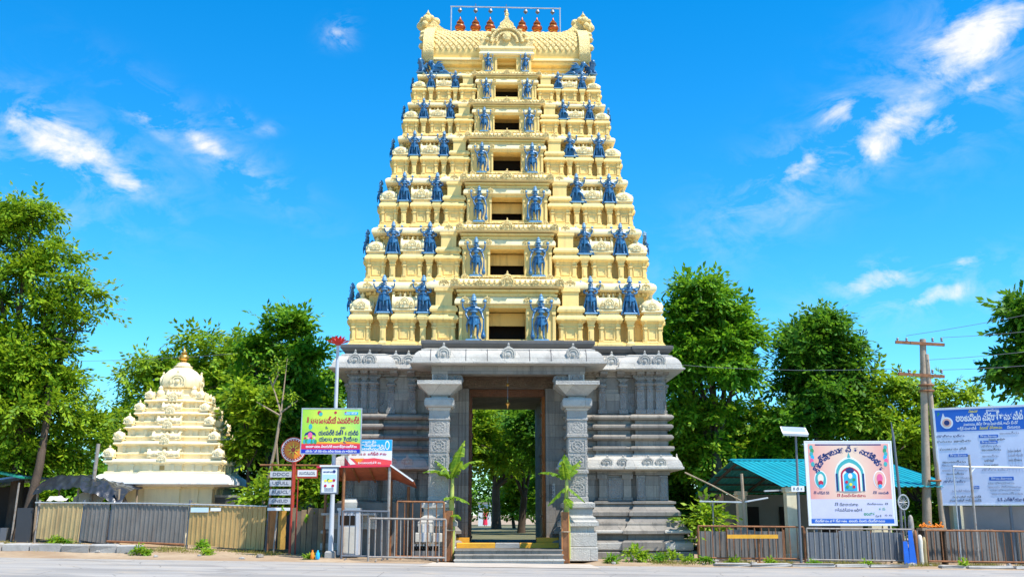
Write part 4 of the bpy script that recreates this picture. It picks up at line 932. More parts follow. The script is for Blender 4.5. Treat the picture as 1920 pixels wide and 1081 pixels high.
# the avenue seen through the passage and the trees closing it off
tree('slim dark tree on the left of the avenue seen through the gateway', -2.9, 62.0, .22, [B_(-.6,5.4,2.0,1.8),B_(1.2,4.6,1.7,1.3),B_(.6,6.6,1.8,1.3)], 1300, LEAF_Y, 22)
tree('forked dark tree in the middle of the gateway view', .55, 66.0, .24, [B_(-.6,5.2,1.9,1.6),B_(1.0,5.9,2.0,1.7),B_(.2,7.6,2.2,1.4),B_(-2.0,6.6,1.6,1.4)], 1600, LEAF, 23, fork=2.6)
tree('dark tree on the right of the avenue seen through the gateway', 2.1, 60.0, .20, [B_(.6,4.8,1.7,1.5),B_(-.7,6.1,1.5,1.4),B_(.8,7.0,1.6,1.3)], 1200, LEAF_D, 24, fork=2.3)
tree('far broad tree ending the avenue behind the gateway', -1.2, 82.0, .35, [B_(-2.0,7.0,3.4,2.6),B_(2.2,6.6,3.4,2.8),B_(.2,9.2,3.6,2.4),B_(4.8,5,2.4,2.2)], 1900, LEAF_Y, 25, L=.4, W=.2, spread=.8)
tree('low bushy tree closing the left side of the avenue', -4.6, 70.0, .15, [B_(0,2.6,1.9,2.0),B_(1.0,3.8,1.2,1.4),B_(-.6,4.8,1.6,1.4)], 1100, LEAF_Y, 26)
tree('low bushy tree closing the right side of the avenue', 3.0, 72.0, .15, [B_(-.6,2.4,1.5,1.9),B_(.9,2.8,1.7,2.0),B_(.2,4.6,1.8,1.4)], 1200, LEAF, 27)
tree('round bush tree in the middle distance of the avenue', .2, 88.0, .15, [B_(0,2.2,1.7,1.7),B_(1.4,3.0,1.6,1.7),B_(.2,4.2,1.9,1.5)], 900, LEAF_Y, 28, L=.34, W=.18)
# far belt of woodland that reads as one mass
def far_wood():
    blobs = []; rg = random.Random(4)
    x = -60
    while x < 62:
        hgt = rg.uniform(4.2,6.4); blobs.append((x, rg.uniform(60,72) if abs(x) > 6 else 116, hgt*.52, rg.uniform(2.6,4.0), 2.4, hgt*.55)); x += rg.uniform(2.2,3.4)
    me = quads_mesh('far_woodland', leaf_cloud(blobs, 7000, 12, .42, .24, 77, .7, .8), LEAF_D)
    o = place(me, 'far_woodland'); struct(o, 'stuff'); o['label'] = 'far belt of dark woodland behind the trees and tower'; o['category'] = 'woodland'
far_wood()
# ------------------------------------------------------------------ little cream shrine on the left
DOME_W = DOME_ME.copy(); SHALA_W = SHALA_ME.copy(); MED_W = MED_ME.copy()
for m_ in (DOME_W, SHALA_W, MED_W): m_.materials.clear(); m_.materials.append(CREAM_W)
def shrine():
    t = thing('small_shrine', 'small stepped cream shrine with a gilded finial behind the sheet-metal fence', 'shrine', (-13.45, 42.2, gz(-13)+.2), R(4))
    def step(hw, bays=True):
        if not bays: return rect(hw, hw)
        a, b, p = hw*.36, hw*.72, .10
        q = [(-hw,-hw),(-b,-hw),(-b,-hw-p*.6),(-a,-hw-p*.6),(-a,-hw-p*1.6),(a,-hw-p*1.6),(a,-hw-p*.6),(b,-hw-p*.6),(b,-hw),(hw,-hw)]
        out = []
        for k in range(4):
            c, s = [(1,0),(0,1),(-1,0),(0,-1)][k]; out += [(x*c-y*s, x*s+y*c) for x, y in q[:-1]]
        return out
    wall = MB(); wall.sweep(step(1.85), [(.2,0),(.2,.3),(.08,.4),(0,.5),(0,2.1),(.06,2.12),(.06,2.2)]); w = wall.build('wall', CREAM_W, t)
    MB().sweep(step(2.0), [(.0,2.18),(.42,2.22),(.52,2.26),(.52,2.33),(.44,2.50),(.28,2.62),(.06,2.68)]).build('eave', weathered('white_lime_stucco', (0.80,0.79,0.77), 0.06, (0.35,0.33,0.3), 0.35, 0.8, 1.2, 0.2, 24, streak=True), t, 30)
    z = 2.66
    for k, (hw, h) in enumerate(((2.06,.74),(1.82,.66),(1.56,.60),(1.28,.56),(1.0,.50))):
        m = MB(); H = h
        m.sweep(step(hw), [(.10,z),(.10,z+.08*H),(.03,z+.11*H),(0,z+.14*H),(0,z+.44*H),(.05,z+.46*H),(.05,z+.50*H),(.12,z+.53*H),(.15,z+.57*H),(.15,z+.62*H),(.11,z+.70*H),(.02,z+.75*H)])
        m.sweep(step(hw-.22), [(0,z+.74*H),(0,z+1.0*H)])
        tier = m.build('tier', CREAM_W, t, 28)
        for cx in (-1,1):
            for cy in (-1,1): place(DOME_W, 'corner_dome', tier, (cx*(hw-.02), cy*(hw-.02), z+.74*H), 0, .36*(.8+.2*hw))
        for q in range(4):
            a = q*math.pi/2; c, s = math.cos(a), math.sin(a)
            place(SHALA_W, 'oblong_dome', tier, (c*0-s*-(hw), s*0+c*-(hw), z+.74*H), a, (hw*.58, .5, .40))
            place(MED_W, 'arch_medallion', tier, (s*(hw+.29), -c*(hw+.29), z+.54*H), a, (.36,.4,.30))
            for fx in (-.86,-.55,-.2,.2,.55,.86):
                b = MB(); pw = .055; b.box(-pw,pw,-.04,.03,z+.12*H,z+.46*H); b.box(-pw*1.5,pw*1.5,-.06,.03,z+.40*H,z+.46*H)
                d = hw + (.16 if abs(fx) < .36 else .06 if abs(fx) < .72 else 0); b.build('pilaster', CREAM_W, tier, loc=(c*fx*hw+s*d, s*fx*hw-c*d, 0), rz=a)
            nb = MB(); nb.box(-.09,.09,-.01,.012,z+.18*H,z+.40*H); nb.build('niche', plain('niche_ochre',(0.45,0.30,0.10),0.8) if 'niche_ochre' not in MATS else MATS['niche_ochre'], tier, loc=(s*(hw+.165), -c*(hw+.165), 0), rz=a)
        z += h
    m = MB(); m.sweep(rect(.60,.60), [(.16,z-.06),(.16,z+.06),(.02,z+.10),(0,z+.12),(0,z+.34),(.08,z+.36)]); nk = m.build('neck', CREAM_W, t)
    for cx in (-1,1):
        for cy in (-1,1): m2 = MB().lathe([(.10,0),(.16,.08),(.16,.2),(.08,.3),(.1,.36),(.02,.46)], 8, (cx*.66,cy*.66,z)); m2.build('corner_figure', CREAM_W, nk, 40)
    d = MB(); d.lathe([(.62,.34),(.76,.42),(.80,.56),(.78,.76),(.70,.96),(.55,1.12),(.38,1.22),(.28,1.28)], 20, (0,0,z), sq=.3, ph=math.pi/20)
    d.lathe([(.36,1.26),(.38,1.32),(.28,1.36),(.26,1.44),(.18,1.48)], 16, (0,0,z)); dm = d.build('dome', CREAM_W, t, 40)
    for q in range(4):
        a = q*math.pi/2; place(MED_W, 'arch_medallion', dm, (.74*math.sin(a), -.74*math.cos(a), z+.40), a, (.7,.6,.58))
    g = MB(); g.lathe([(.10,1.46),(.14,1.50),(.08,1.54),(.19,1.62),(.22,1.70),(.18,1.78),(.08,1.84),(.13,1.88),(.13,1.92),(.06,1.96),(.03,2.05),(.0,2.2)], 16, (0,0,z)); g.build('finial', GOLD, t, 50)
shrine()

# ------------------------------------------------------------------ sheet-metal fence on the left
def fz(x): return gz(x) + .12 + .24*min(1, max(0, (-x-7)/9))
TIN_T = weathered('tan_tin_sheet', (0.50,0.36,0.17), 0.12, (0.22,0.12,0.06), 0.5, 0.55, 1.6, 0.15, 30, metal=0.25, streak=True)
TIN_O = weathered('ochre_tin_sheet', (0.52,0.34,0.13), 0.12, (0.22,0.12,0.06), 0.5, 0.55, 1.6, 0.15, 30, metal=0.25, streak=True)
TIN_G = weathered('grey_tin_sheet', (0.21,0.19,0.17), 0.14, (0.12,0.08,0.055), 0.5, 0.55, 1.6, 0.15, 30, metal=0.3, streak=True)
def corrugated(L, z0l, z0r, z1l, z1r, pitch=.16, amp=.022, lean=0.0):
    """standing sheet with trapezoid ribs, running along +x from 0"""
    prof = []; x = 0
    while x < L-.001:
        for dx, dy in ((0,0),(.55,0),(.66,1),(.90,1)): 
            if x+dx*pitch <= L: prof.append((x+dx*pitch, -dy*amp))
        x += pitch
    prof.append((L, 0)); n = len(prof); mb = MB(); vs_ = []
    for th in (0, .006):
        for zl, zr, k in ((z0l,z0r,0),(z1l,z1r,1)):
            for x, y in prof: vs_.append((x+lean*k+.012*hz(x*3,zl,1.7), y+th+.03*hz(x*1.1,zl*2+L,1.0)+.012*hz(x*4,zl,1.0), zl+(zr-zl)*x/L+.02*hz(x*2.2,zl*3,1.0)))
    fs = [(i,i+1,n+i+1,n+i) for i in range(n-1)] + [(2*n+i+1,2*n+i,3*n+i,3*n+i+1) for i in range(n-1)] + [(n+i,n+i+1,3*n+i+1,3*n+i) for i in range(n-1)] + [(0,2*n,3*n,n),(n-1,2*n-1,4*n-1,3*n-1)]
    return mb.add(vs_, fs)
fn = thing('sheet_metal_fence', 'tan and grey corrugated sheet fence on posts along the left roadside', 'fence', (-16.6, 37.0, 0), R(-1.0))
X0 = -16.6
for x0, x1, m in ((-16.5,-15.0,TIN_T),(-14.94,-14.06,TIN_G),(-13.95,-11.3,TIN_G),(-11.22,-8.55,TIN_O)):
    s = corrugated(x1-x0, fz(x0)+.12, fz(x1)+.04, 1.92-.0*(x0+16), 1.80 if x1 > -12 else 1.88, .17 if m is not TIN_G else .155, lean=.06 if x0 < -14 else .03)
    s.build('sheet', m, fn, loc=(x0-X0, 0, 0))
for x in (-16.56,-14.98,-13.99,-11.26,-8.5): MB().tube([(x-X0,.06,fz(x)-.2),(x-X0+.05,.06,2.02)], .045, 8).build('post', RUSTW if x < -16 else DSTEEL, fn)
MB().tube([(-.02,-.04,1.93),(4.2,-.04,1.90),(8.1,-.04,1.80)], .025, 6).build('top_rail', STEEL, fn); MB().tube([(2.6,-.05,fz(-14)+.12),(5.3,-.05,fz(-11.3)+.12)], .035, 6).build('bottom_rail', RUST, fn)
pb = MB(); pb.box(0,.62,-.055,-.045,1.60,1.76); pb.build('notice_plate', plain('pale_blue_tin',(0.55,0.70,0.80),0.5), fn, loc=(5.45,0,0)); pb = MB(); pb.box(0,.36,-.055,-.045,1.64,1.75); pb.build('notice_plate', WHITE, fn, loc=(6.14,0,0))

OR_PL = weathered('orange_plank', (0.50,0.20,0.06), 0.2, (0.2,0.09,0.04), 0.5, 0.7, 3, 0.3, 25, streak=True); YE_PL = weathered('yellow_plank', (0.66,0.36,0.07), 0.2, (0.25,0.12,0.05), 0.5, 0.7, 3, 0.3, 25, streak=True)
for x, w, m, lab in ((-8.26,.28,OR_PL,'orange upright plank at the right end of the sheet fence'),(-7.92,.26,YE_PL,'yellow upright plank between the orange plank and the white pole')):
    o = MB().sweep(rect(w/2,.02), [(0,fz(x)+.1),(.004,1.0),(0,1.78)]).build('upright_plank', m, loc=(x, 36.7, 0)); tag(o, lab, 'plank', 'planks closing the fence end')
o = MB().tube([(-8.12,36.4,.12),(-8.04,36.45,1.8)], .035, 8).build('white_pole', RUSTW); tag(o, 'thin chipped white pole standing before the fence planks', 'pole')
o = MB().tube([(-15.34,38.4,.3),(-15.12,38.3,4.05)], .07, 10).build('white_pole', RUSTW); tag(o, 'tall thin white pole rising behind the black tarpaulin', 'pole')

# shelter under the black tarpaulin
TARP = plain('black_plastic_sheet', (0.022,0.026,0.036), 0.28, spec=0.6, var=.3, scale=5, bump=.3)
def tarp(w, d, nx, ny, zf, seed):
    mb = MB(); rg = np.random.default_rng(seed)
    P_ = [(i/nx*w, j/ny*d) for j in range(ny+1) for i in range(nx+1)]
    v = [(x, y, zf(x/w, y/d) + .07*hz(x*2.3+seed, y*2.1, 1.0) + .10*(.35-abs(hz(x*3.1+y*1.2, y*1.1+seed, 1.0))) + .04*hz(x*7, y*5+seed, 1.0)) for x, y in P_]
    mb.add(v, [(j*(nx+1)+i, j*(nx+1)+i+1, (j+1)*(nx+1)+i+1, (j+1)*(nx+1)+i) for j in range(ny) for i in range(nx)]); return mb
sh = thing('tarpaulin_shelter', 'low shelter roofed with sagging black plastic sheet behind the fence', 'shelter', (-17.0, 37.5, gz(-16)+.3), 0)
def tf(u, v): return 2.02+.30*(1-abs(2*u-.8)**2)-(.42+.10*abs(math.sin(u*5.2+.4)))*(1-min(1, v*2.6))**2 + .07*math.sin(u*7) - .25*max(0,u-.8)*5*(1-v) + .10*abs(hz(u*5, v*1.4, 1.0))
tp = tarp(3.15, 2.2, 80, 44, tf, 3).build('tarpaulin', TARP, sh, 70)
sk = tarp(.42, 1.0, 8, 10, lambda u, v: 1.75-.9*u, 9); sk.build('tarpaulin_flap', TARP, sh, 70, loc=(2.85,.1,0))
for x, y in ((.1,.2),(3.0,.2),(.1,2.0),(3.0,2.0),(1.5,.3)): MB().tube([(x,y,-.3),(x,y,1.9)], .04, 6).build('post', BARK_L, sh)
CLOTH = weathered('off_white_canvas', (0.62,0.57,0.48), 0.1, (0.35,0.28,0.2), 0.4, 0.85, 1.5, 0.3, 18)
cw = MB(); n = 24
cw.add([(.25+2.6*i/n, 1.0+.05*math.sin(i*1.4), z) for z in (-.2,1.15+.0) for i in range(n+1)], [(i,i+1,n+2+i,n+1+i) for i in range(n)]); cw.build('canvas_wall', CLOTH, sh, 60)
cw = MB().xz([(1.0,1.1),(1.9,1.1),(2.2,1.62),(1.5,1.85),(1.05,1.62)], 1.02, 1.04); cw.build('canvas_gable', CLOTH, sh)
o = tarp(.7,.25,14,6, lambda u, v: .16*v+.05*math.sin(u*5), 5).build('folded_cloth', CLOTH, None, 60, (-16.35, 37.2, 1.98)); tag(o, 'crumpled pale cloth bundle on top of the fence under the tarpaulin', 'cloth')
# neighbour shack at the left edge
sk = thing('roadside_shack', 'dark open shack with blue sheet roof at the left edge', 'shack', (-19.3, 38.6, gz(-18)+.3), 0)
MB().xz([(-1.2,1.9),(1.45,2.3),(1.45,2.36),(-1.2,1.97)], -.4, 2.2).build('roof_sheet', plain('blue_plastic_sheet',(0.10,0.22,0.42),0.4,bump=.3), sk)
MB().xz([(.55,2.45),(1.55,2.25),(1.55,2.31),(.55,2.52)], -.55, 1.2).build('roof_sheet', plain('green_plastic_sheet',(0.02,0.30,0.20),0.4,bump=.3), sk)
MB().box(-1.2,1.3,1.6,1.7,-.3,2.0).build('rear_wall', plain('blackish_board',(0.05,0.04,0.035),0.9), sk); MB().box(-1.25,-1.1,-.2,1.7,-.3,1.9).build('side_wall', MATS['blackish_board'], sk)  # rear and side walls in one even near-black brown
MB().box(-.9,.9,.2,.8,-.3,.5).build('counter', DSTEEL, sk)
for x in (-.6,.55,1.35): MB().tube([(x,-.35,-.3),(x+.1,-.35,2.1)], .035, 6).build('post', RUSTW, sk)
o = MB().tube([(-17.35,38.0,.1),(-17.3,37.95,1.6),(-17.2,38.3,3.2),(-17.3,38.8,5.2),(-17.6,39.3,7.0)], [.20,.17,.15,.12,.08], 12).build('tree_stump', BARK, None, 60); tag(o, 'thick dark bare trunk standing between the shack and the fence', 'tree trunk')
o = MB().sweep(rect(.26,.05), [(0,.35),(0,1.75)]).build('dark_board', plain('charcoal_board',(0.04,0.042,0.047),0.6), None, 0, (-17.0, 37.1, 0)); tag(o, 'dark grey upright board at the left end of the sheet fence', 'board')

# kerb stones and rubble along the left verge
NTH = ['first','second','third','fourth','fifth','sixth','seventh','eighth','ninth','tenth','eleventh','twelfth','thirteenth','fourteenth','fifteenth','sixteenth','seventeenth','eighteenth','nineteenth','twentieth']
rg = random.Random(8); x = -18.6; i = 0
while x < -12.2:
    w = rg.uniform(.7,1.2); z = gz(x)+.0
    mb = MB().sweep(rect(w/2-.02,.16), [(-.03,-.1),(0,0),(0,.20),(-.05,.26)]); n0 = len(mb.v)
    mb.v = [(a+rg.uniform(-.02,.02), b+rg.uniform(-.03,.03), c+rg.uniform(-.02,.02)) for a,b,c in mb.v]
    o = mb.build('kerb_stone', CONC, None, 0, (x+w/2, 35.0+rg.uniform(-.05,.05), z+.12), rg.uniform(-.04,.04)); tag(o, f'{NTH[i]} rough kerb stone from the left in the row before the sheet fence', 'kerb stone', 'kerb stones in front of the sheet fence'); x += w; i += 1

# sign rack with slat boards, round emblem and small board
REDP = weathered('red_oxide_paint', (0.42,0.05,0.03), 0.15, (0.2,0.05,0.03), 0.4, 0.5, 4, 0.1, 30)
PAPER = plain('white_print', (0.78,0.78,0.80), 0.6, var=.04); SLATE = plain('pale_grey_board', (0.52,0.53,0.56), 0.55)
def pmat(name, col, r=.5): return MATS.get(name) or plain(name, col, r, var=.04)
INK = pmat('navy_ink',(0.01,0.03,0.16)); RINK = pmat('crimson_ink',(0.50,0.01,0.05)); WINK = pmat('white_ink',(0.85,0.85,0.85)); DINK = pmat('grey_ink',(0.12,0.13,0.16)); OINK = pmat('orange_ink',(0.85,0.25,0.02)); CINK = pmat('cyan_ink',(0.02,0.42,0.80)); GINK = pmat('green_ink',(0.03,0.30,0.12)); PINK = pmat('pink_ink',(0.80,0.12,0.30)); YINK = pmat('yellow_ink',(0.90,0.72,0.05)); TINK = pmat('teal_ink',(0.05,0.40,0.42)); SINK = pmat('skin_pink_ink',(0.85,0.48,0.38))
def letter(parent, s, size, x, z, y, mat, width=None, bold=.02, rot=0.0, align='CENTER', name='lettering'):
    me = text_mesh(s, size, bold, .003, align, width); me.materials.clear(); me.materials.append(mat)
    o = place(me, name, parent, (x, y, z)); o.rotation_euler = (0, rot, 0); return o
def panel(parent, x0, x1, z0, z1, y, mat, name='printed_band', t=.003): return MB().box(x0,x1,y-t,y,z0,z1).build(name, mat, parent)
def disc(parent, x, z, r, y, mat, name='printed_disc', n=20, rz=None, t=.003):
    rz = rz or r; return MB().xz([(x+r*math.cos(2*math.pi*i/n), z+rz*math.sin(2*math.pi*i/n)) for i in range(n)], y-t, y).build(name, mat, parent)
def shape(parent, poly, y, mat, name='printed_shape', t=.003): return MB().xz(poly, y-t, y).build(name, mat, parent)

rk = thing('slatted_sign_rack', 'tall rack of four pale slat boards with a red post beside the fence end', 'sign', (-7.95, 36.3, gz(-8)+.1), 0)
MB().tube([(.42,.03,-.2),(.46,.03,3.3)], .045, 8).build('post', REDP, rk); MB().tube([(-.36,.03,-.2),(-.33,.03,3.05)], .03, 8).build('post', RUST, rk); MB().tube([(-.75,.02,2.98),(2.2,.02,2.96)], .03, 6).build('crossbar', RUST, rk)
for i, s in enumerate(('DDCC','UDULL','RUUCL','GNEUD')):
    z = 2.66-i*.30; b = MB().sweep(rect(.37,.02), [(0,z-.10),(0,z+.10)]).build('slat_board', SLATE, rk, loc=(0,-.02,0)); letter(b, s, .15, 0, z, -.024, DINK, .56)
MB().box(-.40,.40,-.06,.0,1.44,1.54).build('ledge', WHITE, rk)
em = thing('round_emblem_sign', 'round red and orange emblem sign with white rim beside the green board', 'sign', (-7.4, 35.5, gz(-7)+.1), 0)
MB().tube([(0.02,.05,-.2),(0,.05,3.3)], .04, 8).build('post', REDP, em)
dd = MB(); dd.tube([(0,0,3.46),(0,.04,3.46)], .43, 28); db = dd.build('disc', pmat('emblem_red',(0.55,0.06,0.03)), em)
for r_, m in ((.40,WINK),(.37,pmat('emblem_red',(0.55,0.06,0.03))),(.30,OINK),(.14,pmat('emblem_red',(0.55,0.06,0.03)))): disc(db, 0, 3.46, r_, -.002*(1+(.43-r_)*20), m)
for i in range(24):
    a = 2*math.pi*i/24; disc(db, .335*math.cos(a), 3.46+.335*math.sin(a), .018, -.012, WINK, 'printed_dot', 8)
for i in range(8):
    a = 2*math.pi*i/8; shape(db, [(.08*math.cos(a+.3),3.46+.08*math.sin(a+.3)),(.27*math.cos(a),3.46+.27*math.sin(a)),(.08*math.cos(a-.3),3.46+.08*math.sin(a-.3))], -.014, YINK)
sm = thing('small_red_edged_board', 'small white lettered board with red edge below the round emblem', 'sign', (-6.92, 35.6, gz(-7)+.1), 0)
MB().box(-.36,.36,.0,.03,2.52,2.82).build('board', REDP, sm); panel(sm,-.32,.32,2.58,2.79,-.001,PAPER); letter(sm,'ULUCULLCUL',.13,0,2.685,-.008,DINK,.54); MB().tube([(-.3,.03,-.2),(-.3,.03,2.7)],.02,6).build('post',REDP,sm)

# lamp post with red lotus lamp, carrying the green notice board
lp = thing('lotus_lamp_post', 'tall white lamp post topped with a red lotus lamp left of the gateway', 'lamp post', (-5.83, 34.4, gz(-6)), 0)
MB().tube([(0,0,-.1),(0,0,2.2),(0,0,7.0)], [.09,.07,.055], 12).build('pole', weathered('white_painted_pole',(0.52,0.54,0.57),.06,(0.35,0.3,0.25),.35,.5,2,.1,30,streak=True), lp, 50)
MB().sweep(rect(.16,.16), [(0,-.1),(0,.25),(-.04,.3)]).build('footing', CONC, lp)
lot = MB()
for i in range(9):
    a = 2*math.pi*i/9
    for j in range(2):
        aa = a+j*.35; r0, r1, zt = .08, (.42 if j == 0 else .26), (.10 if j == 0 else .24)
        lot.add([(r0*math.cos(aa-.4),r0*math.sin(aa-.4),7.0),(r0*math.cos(aa+.4),r0*math.sin(aa+.4),7.0),(r1*.75*math.cos(aa+.28),r1*.75*math.sin(aa+.28),7.06+zt*.6),(r1*math.cos(aa),r1*math.sin(aa),7.03+zt),(r1*.75*math.cos(aa-.28),r1*.75*math.sin(aa-.28),7.06+zt*.6)], [(0,1,2,3,4)])
lot.build('lotus_petals', weathered('red_lotus_paint',(0.62,0.03,0.03),.15,(0.8,0.3,0.3),.3,.4,6,.05,30), lp); MB().lathe([(.05,6.95),(.10,7.0),(.12,7.1),(.05,7.2),(0,7.22)],10).build('lamp_core', REDP, lp, 40)

gs = thing('green_notice_board', 'green and yellow notice board with red Telugu heading on the lamp post', 'sign', (-5.92, 34.22, 0), R(1.5))
def grad_mat():
    m, g, b, out = new_mat('green_yellow_print'); tc = g.n('ShaderNodeTexCoord'); sp = g.n('ShaderNodeSeparateXYZ', i_0=tc.outputs['Generated'])
    n = g.noise(tc.outputs['Generated'], 3.0, 2, .5); f = g.m('ADD', g.m('MULTIPLY', sp.outputs[0], .6), g.m('MULTIPLY', n, .5))
    g.link(g.ramp(f, [(.2,(0.30,0.62,0.05)),(.55,(0.62,0.74,0.07)),(.9,(0.30,0.66,0.14))]), b.inputs['Base Color']); b.inputs['Roughness'].default_value=.4; return m
b = MB().box(-.96,.96,0,.03,3.46,4.92).build('board', grad_mat(), gs); fr = MB()
for x0,x1,z0,z1 in ((-.99,-.955,3.44,4.94),(.955,.99,3.44,4.94),(-.96,.96,4.90,4.94),(-.96,.96,3.44,3.47)): fr.box(x0,x1,-.006,.05,z0,z1)
fr.build('frame', STEEL, gs); panel(b,-.955,.955,3.60,3.77,-.001,pmat('poster_red',(0.70,0.02,0.06))); panel(b,-.955,.955,3.47,3.60,-.001,pmat('poster_blue',(0.01,0.03,0.42)))
shape(b,[(-.955,3.77),(.955,3.77),(.955,3.80),(.5,3.86),(.1,3.80),(-.4,3.84),(-.955,3.79)],-.001,pmat('poster_orange',(0.85,0.30,0.02)))
letter(b,'శి గురుడందుప్యే ఎమపలెదల్లి',.26,.05,4.52,-.004,RINK,1.72,.030); letter(b,'యలపల్లి పత్రి గ యలిప',.2,.24,4.12,-.004,INK,1.30,.028); letter(b,'యలరు లాలా రైయిరల',.2,.24,3.92,-.004,INK,1.26,.028)
letter(b,'ఓ',.12,-.15,4.30,-.004,INK,.08); letter(b,'లల',.12,.38,4.30,-.004,INK,.16); letter(b,'అరుణాచలం నిలయగిరి బులాక్షరావుణ్ణిలు',.11,.02,3.685,-.006,WINK,1.66,.025); letter(b,'యాసు ఓడి సహయు నదిశు సరుకు డు ఆదియాడు',.095,.02,3.535,-.006,WINK,1.66,.025)
panel(b,.42,.86,4.72,4.81,-.001,CINK); letter(b,'వంకలోడె',.07,.64,4.765,-.006,WINK,.36); disc(b,-.40,4.78,.07,-.001,RINK); disc(b,-.36,4.74,.06,-.002,TINK); disc(b,.12,4.79,.045,-.001,RINK); disc(b,.45,4.80,.025,-.0012,RINK)
shape(b,[(-.88,4.02),(-.84,4.12),(-.68,4.20),(-.52,4.12),(-.48,4.02),(-.56,4.06),(-.68,4.09),(-.80,4.06)],-.001,INK); disc(b,-.68,4.05,.075,-.004,PINK,rz=.10); disc(b,-.68,4.33,.06,-.001,TINK,rz=.09)
for i in range(7): disc(b,-.86+.06*i,3.84+.02*(i%2),.045,-.004-.0005*i,(TINK,GINK,TINK,CINK,GINK,TINK,GINK)[i],rz=.07)
for i in range(4): disc(b,-.84+.1*i,3.96,.035,-.009,(RINK,SINK,RINK,SINK)[i])
bs = thing('blue_white_banner_board', 'blue, white and red banner board on the roof edge of the booth', 'sign', (-4.74, 34.62, 0), R(1.0))
b = MB().box(-.78,.78,0,.03,3.02,3.94).build('board', PAPER, bs); panel(b,-.775,.775,3.58,3.935,-.001,pmat('banner_cyan',(0.01,0.36,0.72)))
panel(b,-.775,.775,3.025,3.10,-.001,INK); shape(b,[(-.775,3.10),(.775,3.10),(.775,3.26),(.2,3.34),(-.3,3.30),(-.775,3.36)],-.001,pmat('banner_red',(0.78,0.07,0.08))); shape(b,[(-.5,3.32),(-.3,3.14),(-.12,3.33)],-.005,OINK); shape(b,[(-.76,3.36),(-.58,3.12),(-.40,3.14),(-.62,3.34)],-.005,WINK)
letter(b,'ప్రజా నిధి ఆలయ సేవ',.1,-.2,3.86,-.005,WINK,.9); letter(b,'నిలయంకాదేవస్థాన ఒ',.12,-.08,3.75,-.005,WINK,1.2); letter(b,'అలయఅభివృద్ధి',.12,-.06,3.635,-.005,WINK,1.2); disc(b,.62,3.755,.075,-.005,WINK,rz=.15); disc(b,.62,3.755,.05,-.009,CINK,rz=.11)
letter(b,'చి  ఓల  రు న  లక్ష్మి రావు',.11,-.05,3.47,-.005,RINK,1.3); letter(b,'ఓలుఅలయగిరి లు',.1,.05,3.18,-.01,WINK,.75); letter(b,'దుకాణములు',.07,0,3.062,-.006,WINK,.9)
ib = thing('illuminated_box_sign', 'narrow framed box sign with printed picture on the lamp post, at head height', 'sign', (-5.86, 33.85, 0), 0)
MB().box(-.28,.28,0,.14,2.16,3.02).build('cabinet', DSTEEL, ib); panel(ib,-.24,.24,2.21,2.97,-.001,PAPER,'print'); MB().box(-.32,.32,-.03,.17,3.02,3.07).build('cap', WHITE, ib)
letter(ib,'అరుణాచల',.09,-.04,2.86,-.006,INK,.32); disc(ib,.15,2.87,.05,-.005,INK); shape(ib,[(-.22,2.60),(.22,2.60),(.22,2.78),(-.22,2.78)],-.003,pmat('pale_sky_print',(0.45,0.65,0.85)))
for i,(x,z,m) in enumerate(((-.12,2.58,YINK),(-.03,2.60,GINK),(.06,2.58,YINK),(.15,2.59,RINK),(-.12,2.42,RINK),(.12,2.42,RINK),(0,2.57,YINK))): disc(ib,x,z,.045,-.007-.0006*i,m)
for i in range(3): letter(ib,'లలలలలల',.05,0,2.34-.04*i,-.006,DINK,.3)
MB().tube([(.02,.22,2.25),(.02,.5,2.25)],.02,6).build('bracket',DSTEEL,ib)

# booth with the red-brown roof
bt = thing('ticket_booth', 'open booth with a low red-brown sheet roof on posts beside the gateway', 'booth', (-5.0, 35.1, gz(-5)+.08), 0)
RB = weathered('red_brown_roof', (0.48,0.13,0.055), .2, (0.16,0.06,0.03), .5, .6, 3, .2, 30)
rf = MB().add([(-1.35,-.75,2.86),(1.02,-.75,2.90),(1.02,.85,2.52),(-1.35,.85,2.48),(-1.35,-.75,2.90),(1.02,-.75,2.94),(1.02,.85,2.56),(-1.35,.85,2.52)], [(0,3,2,1),(4,5,6,7),(0,1,5,4),(1,2,6,5),(2,3,7,6),(3,0,4,7)]); rf.build('roof_sheet', RB, bt)
rf = MB().add([(1.02,-.75,2.90),(1.75,-.55,2.44),(1.75,.95,2.24),(1.02,.85,2.52),(1.02,-.75,2.94),(1.76,-.56,2.48),(1.76,.96,2.28),(1.02,.85,2.56)], [(0,3,2,1),(4,5,6,7),(0,1,5,4),(1,2,6,5),(2,3,7,6),(3,0,4,7)]); rf.build('roof_apron', RB, bt)
MB().bar((1.03,-.78,2.95),(1.77,-.58,2.44),.05,.04).build('verge_board', WHITE, bt); MB().bar((-1.37,-.78,2.88),(1.02,-.78,2.92),.06,.03).build('fascia', pmat('poster_red',(0.70,0.02,0.06)), bt)
for x,y,m in ((-.48,-.7,RUST),(1.0,-.7,RUSTW),(-1.3,.7,RUST),(.9,.75,RUST),(1.5,.7,RUST)): MB().tube([(x,y,-.15),(x,y,(2.88 if y < 0 else 2.5) if x < 1.2 else 2.3)], .05, 8).build('post', m, bt)
for i in range(5): MB().bar((-1.3+.55*i,-.74,2.82),(-1.3+.55*i,.84,2.45),.05,.04).build('rafter', WOOD_O, bt)
MB().box(-1.3,1.9,.86,.90,-.05,1.75).build('dark_backing', TIN_G, bt); MB().box(-1.2,.5,.3,.36,.9,1.35).build('counter_board', GRAN_L, bt); MB().box(-1.25,.55,-.3,.3,1.35,1.42).build('counter_top', CONC, bt)  # rear sheet added to darken the gap behind the barricades
